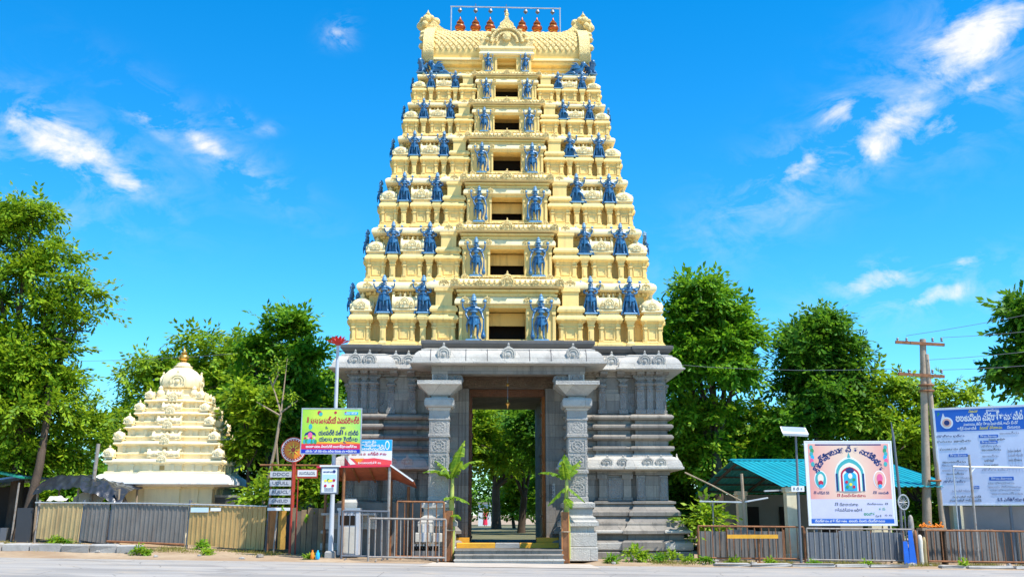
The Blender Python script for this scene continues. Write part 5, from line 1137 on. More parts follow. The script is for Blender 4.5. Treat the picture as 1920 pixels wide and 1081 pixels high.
# white cooking cabinet
cb = thing('white_cabinet', 'greyish white cabinet with dark glass front and blank lower door beside the lamp post', 'cabinet', (-5.30, 34.5, gz(-5)+.06), 0)
MB().box(-.34,.34,0,.5,.12,1.60).build('case', SLATE, cb); MB().box(-.28,.22,-.012,.0,1.05,1.36).build('glass', DARK, cb); MB().box(-.30,.26,-.018,.0,.16,1.0).build('door', CLOTH, cb); MB().box(-.37,.37,-.03,.52,1.52,1.60).build('top', STEEL, cb)
for i in range(3): MB().tube([(-.22+.2*i,-.03,1.44),(-.22+.2*i,0,1.44)],.03,10).build('knob',DSTEEL,cb)
MB().sweep(rect(.30,.2,0,.25),[(-.08,1.60),(-.06,1.78),(-.10,1.9)]).build('cylinder_cover',CLOTH,cb)

# weathered board fence closing the gap behind the lamp post
bf = thing('board_fence', 'weathered brown board fence between the sign rack and the booth', 'fence', (-7.55,36.2,gz(-7)+.05), R(-3)); rgb = random.Random(6)
PLK = [weathered('grey_brown_board_%d'%k, c_, .2, (0.08,0.05,0.03), .5, .85, 3, .3, 25, streak=True) for k, c_ in enumerate(((0.24,0.17,0.10),(0.17,0.13,0.09),(0.30,0.20,0.11)))]
for i in range(8):
    hh = 1.55+rgb.uniform(-.12,.1); q = MB().sweep(rect(.088,.012), [(0,.02),(0,hh)]).build('board', PLK[i%3], bf, 0, (.1+.19*i, rgb.uniform(-.01,.01), 0)); q.rotation_euler = (0,rgb.uniform(-.02,.02),0)
for z in (.4,1.25): MB().box(0,1.55,.014,.05,z-.04,z+.04).build('rail', BARK, bf)
# steel barricades in front of the booth
def barricade(name, label, p0, p1, h, nb, mat, r=.024, low=.10, group='steel barricades', feet=True, rows=2):
    """welded pipe barricade from p0 to p1 (x, y), every upright a bar of its own"""
    (x0,y0),(x1,y1) = p0,p1; L = math.hypot(x1-x0,y1-y0); a = math.atan2(y1-y0,x1-x0); zl, zr = gz(x0)+.06, gz(x1)+.06
    t = thing(name, label, 'barricade', (x0,y0,zl), a, group); dz = zr-zl
    for z in ([low, h] if rows == 2 else [low, h*.78, h]): MB().tube([(0,0,z),(L,0,z+dz)], r*1.25, 8).build('rail', mat, t)
    for x in (0, L): MB().tube([(x,0,-.04),(x,0,h+dz*x/L)], r*1.4, 8).build('end_post', mat, t)
    bm_ = MB().tube([(0,0,low),(0,0,h)], r*.72, 6).mesh('bar', mat)
    rg = random.Random(int(abs(x0)*77))
    for i in range(nb):
        x = L*(i+1)/(nb+1); o = place(bm_, 'bar', t, (x+rg.uniform(-.012,.012), 0, dz*x/L)); o.rotation_euler = (0, rg.uniform(-.012,.012), 0)
    if feet:
        for x in (.1*L,.9*L): MB().tube([(x,-.28,-.03),(x,0,.02),(x,.28,-.03)], r, 6).build('foot', mat, t)
    return t
barricade('pipe_barricade','grey pipe barricade left of the leaning one, in front of the booth', (-5.42,34.05),(-3.95,34.0), 1.5, 6, DSTEEL)
barricade('pipe_barricade','rusty white pipe barricade in front of the booth, nearest the gateway steps', (-4.5,33.55),(-2.1,33.8), 1.28, 11, RUSTW)
barricade('pipe_barricade','tall rusty pipe barricade behind, right beside the left porch column', (-3.72,34.35),(-2.2,34.3), 1.82, 5, RUST)
# stacked cartons and bottle crates behind the bars
for i,(x,y,z,w,h,d) in enumerate(((-2.85,34.62,.62,.52,.30,.36),(-2.42,34.60,.62,.30,.28,.32),(-2.80,34.64,.92,.48,.26,.34))):
    c = thing('carton', ['pale carton lower left on the crates behind the barricade','smaller pale carton lower right on the crates behind the barricade','pale carton topmost of the pile behind the barricade'][i], 'carton', (x,y,z+.03), R(4*i-3), 'cartons behind the barricade')
    MB().sweep(rect(w/2,d/2), [(-.01,0),(0,.02),(0,h-.02),(-.01,h)]).build('box', CLOTH, c); MB().box(-.04,.04,-d/2-.004,d/2+.004,.01,h+.003).build('tape', SLATE, c)
for i,(x,y) in enumerate(((-3.0,34.62),(-2.55,34.60))):
    c = thing('bottle_crate', ['crate of dark bottles under the cartons, left one','crate of dark bottles under the cartons, right one'][i], 'crate', (x,y,.08), 0, 'bottle crates behind the barricade')
    q = MB(); q.box(-.21,.21,-.17,.17,0,.04); q.box(-.21,.21,-.17,-.15,.04,.30); q.box(-.21,.21,.15,.17,.04,.30); q.box(-.21,-.19,-.15,.15,.04,.30); q.box(.19,.21,-.15,.15,.04,.30); q.build('crate', TIN_G, c)
    for k in range(8):
        bx, by = -.14+.093*(k%4), -.08+.16*(k//4); bo = MB().lathe([(.038,.05),(.042,.08),(.042,.34),(.02,.42),(.018,.46)],8).build('bottle', DARK, c, 50, (bx,by,0)); MB().lathe([(.024,.45),(.026,.47),(.024,.51)],8).build('cap', WHITE, bo)
    MB().box(-.22,.22,-.18,.18,.535,.548).build('board', BARK_L, c)
# ------------------------------------------------------------------ banana plants flanking the steps
def banana(label, x, y, z0, leaves, seed):
    t = thing('banana_plant', label, 'banana plant', (x,y,z0), 0, 'banana plants beside the gateway steps'); rg = random.Random(seed)
    MB().tube([(0,0,0),(.02,0,.9),(-.01,0,1.8),(.02,0,2.7)], [.11,.10,.08,.045], 10).build('stem', weathered('banana_stem',(0.42,0.46,0.10),.2,(0.3,0.22,0.06),.5,.6,4,.2,20,streak=True) if 'banana_stem' not in MATS else MATS['banana_stem'], t, 60)
    for (az, el, L, W, z, dr) in leaves:
        mb = MB(); n = 22; d = Vector((math.cos(az)*math.cos(el), math.sin(az)*math.cos(el), math.sin(el))); p = Vector((0,0,z)); pts = [p.copy()]
        for i in range(n): dd = d.copy(); dd.z -= dr*(i/n)**1.4; dd.normalize(); p = p+dd*(L/n); pts.append(p.copy())
        side0 = d.cross(Vector((0,0,1))); side0 = side0.normalized() if side0.length > .05 else Vector((1,0,0)); W = W*1.0
        mb.tube(pts, [.028*(1-i/(n+1))+.004 for i in range(n+1)], 5)
        for s in (-1,1):           # broad blade either side of the rib, torn here and there
            prev = None
            for i in range(2, n+1):
                a = pts[i]; u = i/n; k = W*(math.sin(math.pi*min(1,.10+.90*u)**.7)*.92+.08)*(1 if u < .86 else (1-u)*6+.15)*rg.uniform(.94,1.05)
                t_ = (pts[min(i+1,n)]-pts[i-1]).normalized(); nrm = side0.cross(t_).normalized(); dip = Vector((0,0,-1))*k*(.28+.12*math.sin(i*.9+s))
                m0, e0 = a+side0*s*k*.5+nrm*.03+dip*.2, a+side0*s*k+dip+t_*k*.12
                if prev and not rg.random() < .22: mb.add([prev[0],a,m0,prev[1],e0,prev[2]], [(0,1,2,3),(3,2,4,5)])
                elif prev: mb.add([prev[0],a,m0,prev[1],m0.lerp(e0,.5)], [(0,1,2,3),(3,2,4)])
                prev = (a,m0,e0)
        mb.build('leaf', LEAF_B, t, 0)
    return t
banana('banana plant with long torn leaves left of the gateway steps', -1.98, 34.95, .1, [(R(200),.55,1.05,.27,2.6,1.0),(R(20),.75,1.25,.27,2.7,.95),(R(55),1.15,1.35,.28,2.7,.5),(R(160),1.0,1.0,.24,2.5,.7),(R(-30),-.2,.75,.16,2.0,.5),(R(250),.3,.7,.16,1.9,1.0),(R(-60),.1,.7,.14,1.4,1.0),(R(300),.9,.9,.18,2.55,.6)], 1)
banana('smaller banana plant right of the gateway steps', 1.80, 34.95, .1, [(R(170),.55,1.0,.26,2.55,.9),(R(40),.85,1.0,.27,2.6,.4),(R(100),1.3,.85,.26,2.6,.2),(R(250),1.1,.75,.18,2.5,.5),(R(-20),-.6,.8,.15,2.3,.3),(R(200),-.7,.9,.16,2.3,.2),(R(280),-.3,.8,.16,1.95,.6)], 2)
for x, lab in ((-2.06,'rusty brown post tied to the left banana plant'),(1.74,'rusty brown post tied to the right banana plant')):
    p = thing('rusty_post', lab, 'post', (x,34.78,gz(x)+.02), 0, 'rusty posts holding the banana plants'); MB().sweep(rect(.13,.05,0,0), [(0,0),(0,1.60)]).build('board', RUST, p); MB().box(-.13,-.09,-.065,-.05,0,1.6).build('edge_strip', OR_PL, p); MB().box(.09,.13,-.065,-.05,0,1.6).build('edge_strip', OR_PL, p)
    MB().lathe([(.17,.95),(.175,.97),(.17,.99)],10,(0,.05,0)).build('tie', BARK_L, p)
# ------------------------------------------------------------------ right-hand side: shed, railings, boards
shd = thing('turquoise_roofed_shed', 'open shed with turquoise corrugated roof and cream pillars behind the railing', 'shed', (9.4, 36.0, gz(10)+.05), R(4))
TURQ = weathered('turquoise_roof_sheet', (0.015,0.36,0.44), .1, (0.05,0.2,0.25), .3, .4, 1.0, .1, 30, metal=.1)
RAFTER_DK = plain('dark_rafter_brown', (0.10,0.085,0.07), .9, var=.25)  # even dark brown for rafters and purlins
def roof_sheet(w, L, amp=.03, pitch=.22):
    prof = []; x = 0
    while x < w-.01:
        for dx, dy in ((0,0),(.5,0),(.62,1),(.88,1)):
            if x+dx*pitch < w: prof.append((x+dx*pitch, dy*amp))
        x += pitch
    prof.append((w,0)); n = len(prof); mb = MB()
    mb.add([(x,0,z) for x,z in prof]+[(x,L,z) for x,z in prof]+[(x,0,z-.012) for x,z in prof]+[(x,L,z-.012) for x,z in prof],
           [(i,i+1,n+i+1,n+i) for i in range(n-1)]+[(2*n+i+1,2*n+i,3*n+i,3*n+i+1) for i in range(n-1)]+[(i+1,i,2*n+i,2*n+i+1) for i in range(n-1)]); return mb
sl = math.atan2(1.15,6.0); SL = 6.0/math.cos(sl)+.15
for i in range(6):
    o = roof_sheet(1.05, SL).build('roof_sheet', TURQ, shd, 0, (-.25+i*1.04,-.12,2.50)); o.rotation_euler = (sl,0,0)
    o = roof_sheet(1.05, SL).build('roof_sheet', TURQ, shd, 0, (.80+i*1.04,12.12,2.50)); o.rotation_euler = (sl,0,math.pi)
MB().box(-.3,6.1,5.85,6.15,3.68,3.74).build('ridge_cap', TURQ, shd)
for j in range(4):
    x = .0+j*1.95
    for y0,z0,y1,z1 in ((0,2.44,6,3.56),(12,2.44,6,3.56)): MB().bar((x,y0,z0),(x,y1,z1),.08,.08).build('rafter', RAFTER_DK, shd)
for j in range(9):
    y = 1.4*j+.3; z = 2.48+1.15*(1-abs(y-6)/6); MB().bar((-.2,y,z),(6.0,y,z),.06,.08).build('purlin', RAFTER_DK, shd)
CREAMP = weathered('cream_pillar_paint', (0.74,0.66,0.46), .08, (0.35,0.3,0.2), .35, .7, 1.5, .15, 25, streak=True)
for x,y in ((.1,.15),(3.0,.15),(5.9,.15),(.1,6),(5.9,6),(.1,11.8),(5.9,11.8)):
    MB().sweep(rect(.17,.17), [(.03,-.1),(.03,.25),(0,.28),(0,2.3),(.04,2.32),(.04,2.48)]).build('pillar', CREAMP, shd, 0, (x,y,0))
MB().box(.3,6.2,9.0,9.15,-.1,2.4).build('rear_wall', plain('dim_plaster',(0.22,0.19,0.15),.9), shd); MB().box(-.15,-.05,6.5,9.0,-.1,1.5).build('side_wall', MATS['dim_plaster'], shd)
for x,w in ((1.0,.7),(2.6,.9),(4.4,.8)): MB().box(x,x+w,8.95,8.99,.6,1.9).build('doorway', DARK, shd)
MB().bar((-.9,-.2,2.35),(-.2,.1,2.38),.05).build('eave_pipe', STEEL, shd)
for i,(x,y,w,h,m) in enumerate(((1.0,3.0,.9,.9,GRAN_D),(2.4,2.4,.7,.8,CONC),(4.6,2.8,.8,1.0,GRAN_D))):
    c = thing('storage_bench', ['dark bench left under the shed roof','grey bench in the middle under the shed roof','dark bench right under the shed roof'][i], 'bench', (9.4+x,36+y,gz(11)+.08), 0, 'benches under the shed')
    MB().box(0,w,0,.4,h-.08,h).build('top', m, c)
    for a in (.06,w-.06): MB().box(a-.04,a+.04,.05,.35,0,h-.08).build('leg', m, c)
# lean-to awning poles and sheets left of the shed
o = MB().tube([(6.0,36.6,2.95),(6.9,36.4,2.5),(7.9,36.3,1.95)], .025, 6).build('slanting_pole', BARK_L); tag(o, 'thin slanting pole from the tower eave down toward the shed', 'pole')
lt = thing('timber_prop_frame', 'rough timber post and white crossbar at the open end of the shed', 'frame', (7.75,35.6,gz(8)+.05), 0)
MB().tube([(0,0,0),(.03,0,1.6),(.0,0,2.9)], [.06,.055,.05], 8).build('post', BARK_L, lt); MB().tube([(-1.45,0,1.98),(0,0,1.95),(.9,.2,2.1)], .03, 6).build('crossbar', STEEL, lt); MB().tube([(-1.0,.1,0),(-1.0,.1,1.95)], .03, 6).build('thin_post', DSTEEL, lt)
for i,(x0,x1,y,h,lab,m) in enumerate(((6.15,9.0,35.3,.98,'grey sheet barrier behind the first railing right of the tower',TIN_G),(9.65,12.85,35.0,.95,'dark sheet barrier below the pink poster board',DSTEEL),(13.4,17.4,35.6,1.0,'dark grey sheet barrier below the blue notice board',TIN_G))):
    s = thing('sheet_barrier', lab, 'barrier', (x0,y,0), 0, 'sheet barriers behind the railings'); n = 3
    for k in range(n):
        w = (x1-x0)/n; corrugated(w-.03, gz(x0)+.12, gz(x0+w)+.12, h+.05*(k%2), h+.05*(k%2), .16, .02).build('sheet', m, s, 0, (k*w,0,0))
    for k in range(n+1): MB().tube([((x1-x0)*k/n,.05,0),((x1-x0)*k/n,.05,h+.05)],.03,6).build('post', RUST, s)
# railings
barricade('roadside_railing','rusty roadside railing with a yellow bar, next to the tower plinth', (6.05,34.62),(9.45,34.55), 1.16, 14, RUST, .022, .16, 'rusty roadside railings', False)
barricade('roadside_railing','pale rusty railing in front of the pink poster board', (9.52,34.45),(12.9,34.4), 1.12, 13, RUSTW, .02, .14, 'rusty roadside railings', False)
barricade('roadside_railing','rusty railing at the right edge below the blue notice board', (13.32,34.3),(17.9,34.0), 1.10, 18, RUST, .022, .14, 'rusty roadside railings', False)
yb = thing('yellow_barrier', 'yellow painted barrier bar on a rusty post before the first railing', 'barrier', (7.75,34.4,gz(8)+.05), 0)
MB().box(-.82,.82,-.03,.03,.80,.92).build('bar', YEL, yb); MB().tube([(.2,0.05,0),(.2,.05,.86)],.035,8).build('post',RUST,yb); MB().tube([(.02,.0,0),(.2,.05,.05),(.4,.0,0)],.025,6).build('foot',RUST,yb)
# solar lamp
sp = thing('solar_street_lamp', 'slim grey post with a flat solar lamp head left of the pink poster', 'lamp post', (9.30,34.5,gz(9)+.04), 0)
MB().tube([(0,0,-.05),(.03,0,2.2),(.06,0,4.15)], [.05,.042,.035], 10).build('pole', DSTEEL, sp, 50)
h = MB().add([(-.40,-.22,4.10),(.40,-.22,4.06),(.46,.30,4.28),(-.34,.30,4.32),(-.44,-.25,4.18),(.42,-.25,4.14),(.48,.32,4.40),(-.36,.32,4.44)], [(0,3,2,1),(4,5,6,7),(0,1,5,4),(1,2,6,5),(2,3,7,6),(3,0,4,7)]); hd_ = h.build('lamp_head', WHITE, sp)
h = MB().add([(-.38,-.20,4.195),(.38,-.20,4.16),(.43,.27,4.40),(-.32,.27,4.435)], [(0,1,2,3)]); h.build('solar_panel', plain('solar_cell',(0.35,0.40,0.47),.15,spec=.8), hd_)
MB().box(-.20,.22,-.07,-.04,2.30,2.48).build('plate', WHITE, sp); letter(sp,'II ధి ర',.12,.01,2.39,-.074,DINK,.3)

# pink poster board
pp = thing('pink_poster_board', 'large pink and white temple poster board with arched Telugu heading', 'sign', (11.28,35.2,0), R(-1.0))
def pinkgrad():
    m, g, b, out = new_mat('peach_print'); tc = g.n('ShaderNodeTexCoord'); sp = g.n('ShaderNodeSeparateXYZ', i_0=tc.outputs['Object'])
    dx = g.m('ABSOLUTE', g.m('DIVIDE', sp.outputs[0], 1.45)); n = g.noise(tc.outputs['Object'], 1.5, 3, .5); f = g.m('ADD', g.m('MULTIPLY', dx, .8), g.m('MULTIPLY', n, .3))
    g.link(g.ramp(f, [(.2,(0.85,0.62,0.46)),(.65,(0.84,0.47,0.38)),(1.0,(0.78,0.26,0.24))]), b.inputs['Base Color']); b.inputs['Roughness'].default_value=.4; return m
b = MB().box(-1.42,1.42,0,.04,1.20,3.90).build('board', PAPER, pp); panel(b,-1.34,1.34,2.02,3.84,-.001,pinkgrad(),'printed_field'); panel(b,-1.34,1.34,1.40,2.02,-.001,pmat('lilac_print',(0.62,0.60,0.78)),'printed_field')
panel(b,-1.36,1.36,1.24,1.38,-.001,pmat('poster_blue2',(0.01,0.12,0.55))); letter(b,'దేవస్థానం వారి స్వాగతం  అలయ నిలయ దేవస్థానము',.1,-.1,1.31,-.006,WINK,2.3)
s_ = 'శ్రీ దక్షిణామూర్తి వీర లక్ష్మీనరసింహ'; glyphs = list('శ్రీదకిణామువీరలక్షనసంహ')
arch = ['శ్రీ','ద','క్షి','ణా','ము','ఖ','వీ','ర','న','య','సిం','హ','ర']
for i, gch in enumerate(arch):
    a = math.pi*(1.0-.06-.88*i/(len(arch)-1)); letter(b, gch, .28, 1.06*math.cos(a), 2.86+.80*math.sin(a), -.006, INK, None, .035, -(a-math.pi/2)*.72)
# framed niche picture in the middle, drawn as flat print
def archpoly(w, z0, z1, z2, n=10): return [(-w,z0),(w,z0),(w,z1)]+[(w*math.cos(math.pi*i/n), z1+(z2-z1)*(.72*math.sin(math.pi*i/n)+.28*(1-abs(1-2*i/n)))) for i in range(1,n)]+[(-w,z1)]
for w,z1,z2,m,y in ((.50,2.85,3.42,WINK,-.004),(.46,2.84,3.36,TINK,-.008),(.38,2.82,3.22,pmat('cream_print',(0.85,0.75,0.62)),-.012),(.31,2.80,3.08,RINK,-.016),(.25,2.80,3.0,WINK,-.020),(.21,2.78,2.92,CINK,-.024)): shape(b, archpoly(w,2.28,z1,z2), y, m)
shape(b,[(-.06,3.38),(0,3.56),(.06,3.38)],-.006,TINK); disc(b,0,2.96,.14,-.028,INK,rz=.09); disc(b,0,2.78,.07,-.031,pmat('cream_print',(0.85,0.75,0.62)),rz=.09); shape(b,[(-.10,2.32),(.10,2.32),(.13,2.55),(.06,2.72),(-.06,2.72),(-.13,2.55)],-.030,TINK)
for x,z,m in ((-.13,2.58,RINK),(.10,2.42,RINK),(.12,2.66,GINK),(-.12,2.42,GINK),(0,2.50,YINK)): disc(b,x,z,.05,-.034,m)
for s in (-1,1):
    panel(b,s*.44-.03,s*.44+.03,2.28,2.86,-.013,INK); panel(b,s*.34-.02,s*.34+.02,2.28,2.84,-.017,WINK)
    x = s*.98; disc(b,x,2.66,.21,-.004,WINK,rz=.30); disc(b,x,2.66,.18,-.008,TINK if s<0 else SINK,rz=.27); disc(b,x,2.70,.10,-.012,pmat('cream_print',(0.85,0.75,0.62)) if s<0 else PINK,rz=.15); disc(b,x,2.55,.08,-.016,RINK,rz=.08); disc(b,x,2.45,.06,-.018,CINK,rz=.06)
    letter(b,'శ్రీ లక్ష్మి దేవి' if s<0 else 'శ్రీ గణపతి',.11,x,2.22,-.005,INK,.52)
    for k in range(6): disc(b,s*(1.24-.03*(k%2)),3.72-.11*k,.06,-.004-.0006*k,(TINK,GINK,TINK,CINK,PINK,TINK)[k],rz=.08)
panel(b,-1.1,1.1,3.79,3.83,-.004,INK)
letter(b,'శ్రీ వీరభద్రస్వామివారు',.12,0,2.13,-.005,RINK,.95); letter(b,'శ్రీ దేవాదాయశాఖ',.13,-.18,1.84,-.005,DINK,.78); letter(b,'కార్యనిర్వహణ అధికారి',.13,-.12,1.66,-.005,DINK,.9); letter(b,'దేవస్థానము  శ్రీ',.08,.85,1.86,-.005,DINK,.7); letter(b,'ర ప',.12,.98,1.70,-.005,GINK,.22); letter(b,'అలంకార',.16,.55,1.54,-.005,GINK,.36); letter(b,'సూరి',.10,.85,1.47,-.005,DINK,.2); letter(b,'న రు',.09,1.18,1.50,-.005,DINK,.25)
fr = MB()
for x0,x1,z0,z1 in ((-1.46,-1.415,1.16,3.94),(1.415,1.46,1.16,3.94),(-1.42,1.42,3.895,3.94),(-1.42,1.42,1.16,1.205)): fr.box(x0,x1,-.008,.06,z0,z1)
fr.build('frame', WHITE, pp)
for x in (-1.2,1.2): MB().tube([(x,.09,-.2),(x,.09,3.8)],.04,8).build('leg',DSTEEL,pp)

# twin utility pole
up = thing('utility_pole', 'twin weathered utility pole with two dark cross-arms left of the blue board', 'utility pole', (14.3,36.5,gz(14)), 0)
PW = weathered('weathered_pole_concrete', (0.40,0.31,0.22), .2, (0.16,0.10,0.06), .5, .9, 2, .4, 20, streak=True)
MB().tube([(-.16,0,-.1),(.1,0,4),(.32,0,7.75)], [.17,.14,.11], 10).build('main_pole', PW, up, 50); MB().tube([(.42,-.15,-.1),(.40,-.1,3.6),(.38,-.05,7.2)], [.11,.10,.09], 8).build('strut_pole', PW, up, 50)
for z,x0,x1 in ((7.58,-.70,1.02),(6.45,-.70,.92)): 
    MB().bar((x0,-.12,z+.05),(x1,-.12,z-.05),.10,.09).build('cross_arm', RUST, up)
    for x in (x0+.08,x0+.4,x1-.4,x1-.08): MB().lathe([(.03,0),(.05,.04),(.03,.07),(.05,.1),(.02,.15)],7,(x,-.12,z+.06)).build('insulator', DSTEEL, up, 40)
for z in (6.1,5.9,2.8): MB().lathe([(.24,-.03),(.25,0),(.24,.03)],12,(.28,-.05,z),sx=1.1).build('band', RUST, up)
# wires
def wire(label, pts): 
    o = MB().tube(pts, .008, 4).build('power_line', DSTEEL); tag(o, label, 'power line', 'power lines on the utility pole')
def sag(a, b, s, n=10): return [tuple(a[k]+(b[k]-a[k])*i/n - (s*4*(i/n)*(1-i/n) if k == 2 else 0) for k in range(3)) for i in range(n+1)]
wire('power line running left from the lower cross-arm across the trees', sag((13.7,36.4,6.55),(-2.0,44.0,9.2),.6)[:7]); wire('topmost power line rising from the pole to the right edge', sag((14.0,36.4,7.72),(24.0,30.0,9.6),.3)); wire('second power line going from the pole to the right edge', sag((15.2,36.4,7.65),(24.0,31.0,8.4),.3)); wire('lowest power line from the lower cross-arm to the right edge', sag((15.1,36.4,6.5),(24.0,32.0,7.3),.3)); wire('thin power line at the far left sky between two trees', sag((-26.0,45.0,8.2),(-12.0,50.0,9.3),.3))
wire('power line leaving the pole to the right between the others', sag((14.6,36.4,6.85),(24.0,31.5,7.9),.3))

# big blue and white notice board on the right
bb = thing('blue_white_notice_board', 'huge white notice board with blue Telugu header at the right edge', 'billboard', (14.72,36.3,0), R(-27))
W = 4.2; b = MB().box(0,W,0,.06,1.86,5.10).build('board', pmat('pale_lilac_print',(0.70,0.74,0.90),.85), bb); panel(b,.02,W-.02,4.32,5.06,-.001,pmat('header_blue',(0.01,0.13,0.55)),'header')
letter(b,'అలతుపెంట మేఘాగ్రామకమిటీ',.34,1.72,4.76,-.006,WINK,2.1,.03); letter(b,'నిజమా',.12,1.25,4.98,-.006,YINK,.3); letter(b,'అలయము',.12,1.85,4.99,-.006,WINK,.4); letter(b,'మండలము, జిల్లా గ్రామ పంచాయితీ, ఆంధ్ర ప్రదేశ్',.13,1.75,4.54,-.006,WINK,1.7); letter(b,'రాష్ట్రపంచాయితీ',.13,1.0,4.40,-.006,WINK,.6); letter(b,'నిధులతో నిర్మాణము',.13,1.75,4.40,-.006,YINK,.7); letter(b,'పనులు',.13,2.45,4.40,-.006,WINK,.4)
disc(b,.38,4.62,.20,-.005,WINK); disc(b,.38,4.62,.15,-.008,SINK); disc(b,.38,4.62,.09,-.011,INK); shape(b,[(.20,4.72),(.28,4.96),(.36,4.74)],-.006,PAPER); disc(b,3.0,4.70,.11,-.005,OINK); shape(b,[(3.2,4.5),(3.5,5.0),(4.1,5.0),(4.1,4.5)],-.005,TINK); shape(b,[(.08,4.84),(.18,4.94),(.12,5.0)],-.005,GINK)
rg = random.Random(3); words = ['అలయ నిర్మాణము','గ్రామ సభ వివరములు','పనుల జాబితా','మొత్తం ఖర్చు','రూపాయలు','మంజూరు తేదీ','పంచాయితీ కార్యదర్శి','ఇంజనీరు']
for (x,z,w,k) in ((.45,4.16,.9,0),(.55,3.98,1.1,1),(.5,3.72,.85,1),(.5,3.28,.75,1),(.55,3.16,.9,2),(.5,3.0,.8,2),(.5,2.88,.55,1),(.6,2.74,.8,2),(.45,2.62,.7,0),(1.7,3.78,.6,2),(1.7,3.66,.6,1),(1.65,3.45,.5,2),(1.6,3.30,.3,1),(1.65,3.15,.45,1),(1.75,3.0,.8,2),(2.4,3.6,.4,1),(2.42,3.45,.45,2),(2.4,3.3,.4,1),(2.4,3.1,.35,2),(3.2,4.1,.6,1),(3.2,3.4,.5,2),(1.9,2.55,.8,2),(2.0,2.42,1.0,2),(2.0,2.32,.9,2),(2.05,2.2,.95,2),(.7,2.30,.7,2),(.8,2.10,.9,1),(.75,1.98,1.0,1),(2.3,4.2,.6,2),(1.9,4.0,.5,1)):
    letter(b, rg.choice(words), .10, x, z, -.005, (INK,DINK,pmat('faint_ink',(0.30,0.32,0.42)))[k], w, .01)
for (x0,x1,z,hh) in ((1.35,1.95,4.12,.10),(1.38,1.92,3.92,.10),(.35,.95,3.50,.10),(2.75,3.6,3.30,.20),(1.55,2.3,2.70,.12),(1.05,1.22,2.42,.10)):
    panel(b,x0,x1,z-hh/2,z+hh/2,-.003,pmat('header_blue',(0.01,0.13,0.55))); letter(b,'గ్రామ వివరము',.08,(x0+x1)/2,z,-.009,WINK,(x1-x0)*.85)
letter(b,'డిడి ఎగ్జిక్యూటివ్',.14,2.2,2.0,-.005,INK,1.0,.03)
for i in range(6): panel(b,2.2+.1*i,2.205+.1*i,2.9,3.7,-.002,pmat('faint_ink',(0.30,0.32,0.42)),'ruled_line')
fr = MB()
for x0,x1,z0,z1 in ((-.05,.01,1.82,5.14),(W-.01,W+.05,1.82,5.14),(0,W,5.09,5.14),(0,W,1.82,1.87)): fr.box(x0,x1,-.012,.08,z0,z1)
fr.build('frame', WHITE, bb)
for x in (.5,2.1,3.8): MB().tube([(x,.12,-.2),(x,.12,5.0)],.05,8).build('leg',DSTEEL,bb)
MB().box(0,W,.5,.56,-.1,1.8).build('backing_sheet', plain('grey_backing',(0.22,0.22,0.23),.7), bb)
# white goal-like pipe frame
pf = thing('white_pipe_frame', 'white pipe frame with crossbar standing before the blue notice board', 'frame', (15.1,34.7,gz(15)), 0)
MB().tube([(0,0,0),(.0,0,3.6)],.042,8).build('post',RUSTW,pf); MB().tube([(-.56,0,3.22),(0,0,3.2),(1.9,0,3.18)],.03,8).build('crossbar',WHITE,pf); MB().tube([(-.56,0,0),(-.56,0,3.22)],.02,6).build('thin_post',STEEL,pf); MB().tube([(1.85,0,0),(1.85,0,3.18)],.03,6).build('thin_post',STEEL,pf); MB().tube([(0,0,3.0),(.16,0,3.18)],.025,6).build('brace',WHITE,pf)
# blue boards, pale sacks and posts between the railings
BLB = weathered('blue_painted_board',(0.01,0.11,0.52),.12,(0.02,0.05,0.2),.3,.5,3,.1,30)
for x,h,lab in ((12.60,.78,'shorter blue board leaning between the two railings'),(12.78,1.12,'taller blue board leaning between the two railings')):
    o = MB().add([(-.11,-.1,0),(.12,-.1,0),(.12,-.07,0),(-.11,-.07,0),(-.06,.0,h),(.07,.0,h),(.07,.03,h),(-.06,.03,h)],[(0,3,2,1),(4,5,6,7),(0,1,5,4),(1,2,6,5),(2,3,7,6),(3,0,4,7)]).build('blue_board',BLB,None,0,(x,34.25,gz(x)+.03)); tag(o,lab,'board','blue boards between the railings')
for x,r,h,m,lab in ((12.98,.06,1.15,RUST,'rusty stub post right of the blue boards'),(13.12,.08,1.0,CLOTH,'pale canvas-wrapped bundle standing right of the blue boards'),(13.26,.07,.95,TIN_T,'tan stained bundle beside the third railing'),(13.02,.09,1.62,RUSTW,'chipped pink-white bollard rising above the railing corner')):
    o = MB().lathe([(r*1.1,0),(r,.1),(r*.9,h*.5),(r*1.05,h*.8),(r*.8,h*.96),(r*.3,h)],10).build('standing_bundle',m,None,50,(x,34.35 if h<1.5 else 34.75,gz(x)+.02)); tag(o,lab,'post')
o = MB().tube([(12.95,35.5,0),(13.0,35.5,2.2),(12.94,35.5,4.1),(12.90,35.5,4.6)],[.06,.05,.045,.01],8).build('bent_pole',DSTEEL); tag(o,'bent grey pole right of the pink poster board','pole')
fanw = thing('round_wire_hoop', 'round wire hoop on a stand behind the railing corner', 'hoop', (13.0,35.2,gz(13)), 0)
MB().tube([(.17*math.cos(a),0,2.05+.24*math.sin(a)) for a in [2*math.pi*i/20 for i in range(21)]],.025,6).build('ring',STEEL,fanw); MB().tube([(0,0,0),(0,0,1.82)],.025,6).build('stand',DSTEEL,fanw)
for i in range(6): a = math.pi*i/6; MB().tube([(.16*math.cos(a),0,2.05+.23*math.sin(a)),(-.16*math.cos(a),0,2.05-.23*math.sin(a))],.008,4).build('spoke',STEEL,fanw)
st = thing('flower_stall_table', 'low table heaped with orange garlands behind the third railing', 'table', (13.75,35.0,gz(14)+.03), 0)
MB().box(-.35,.45,-.2,.3,1.12,1.2).build('top',BARK_L,st)
for x in (-.3,.4): MB().box(x-.03,x+.03,-.15,.25,0,1.12).build('leg',BARK,st)
gl = MB(); rg = random.Random(2)
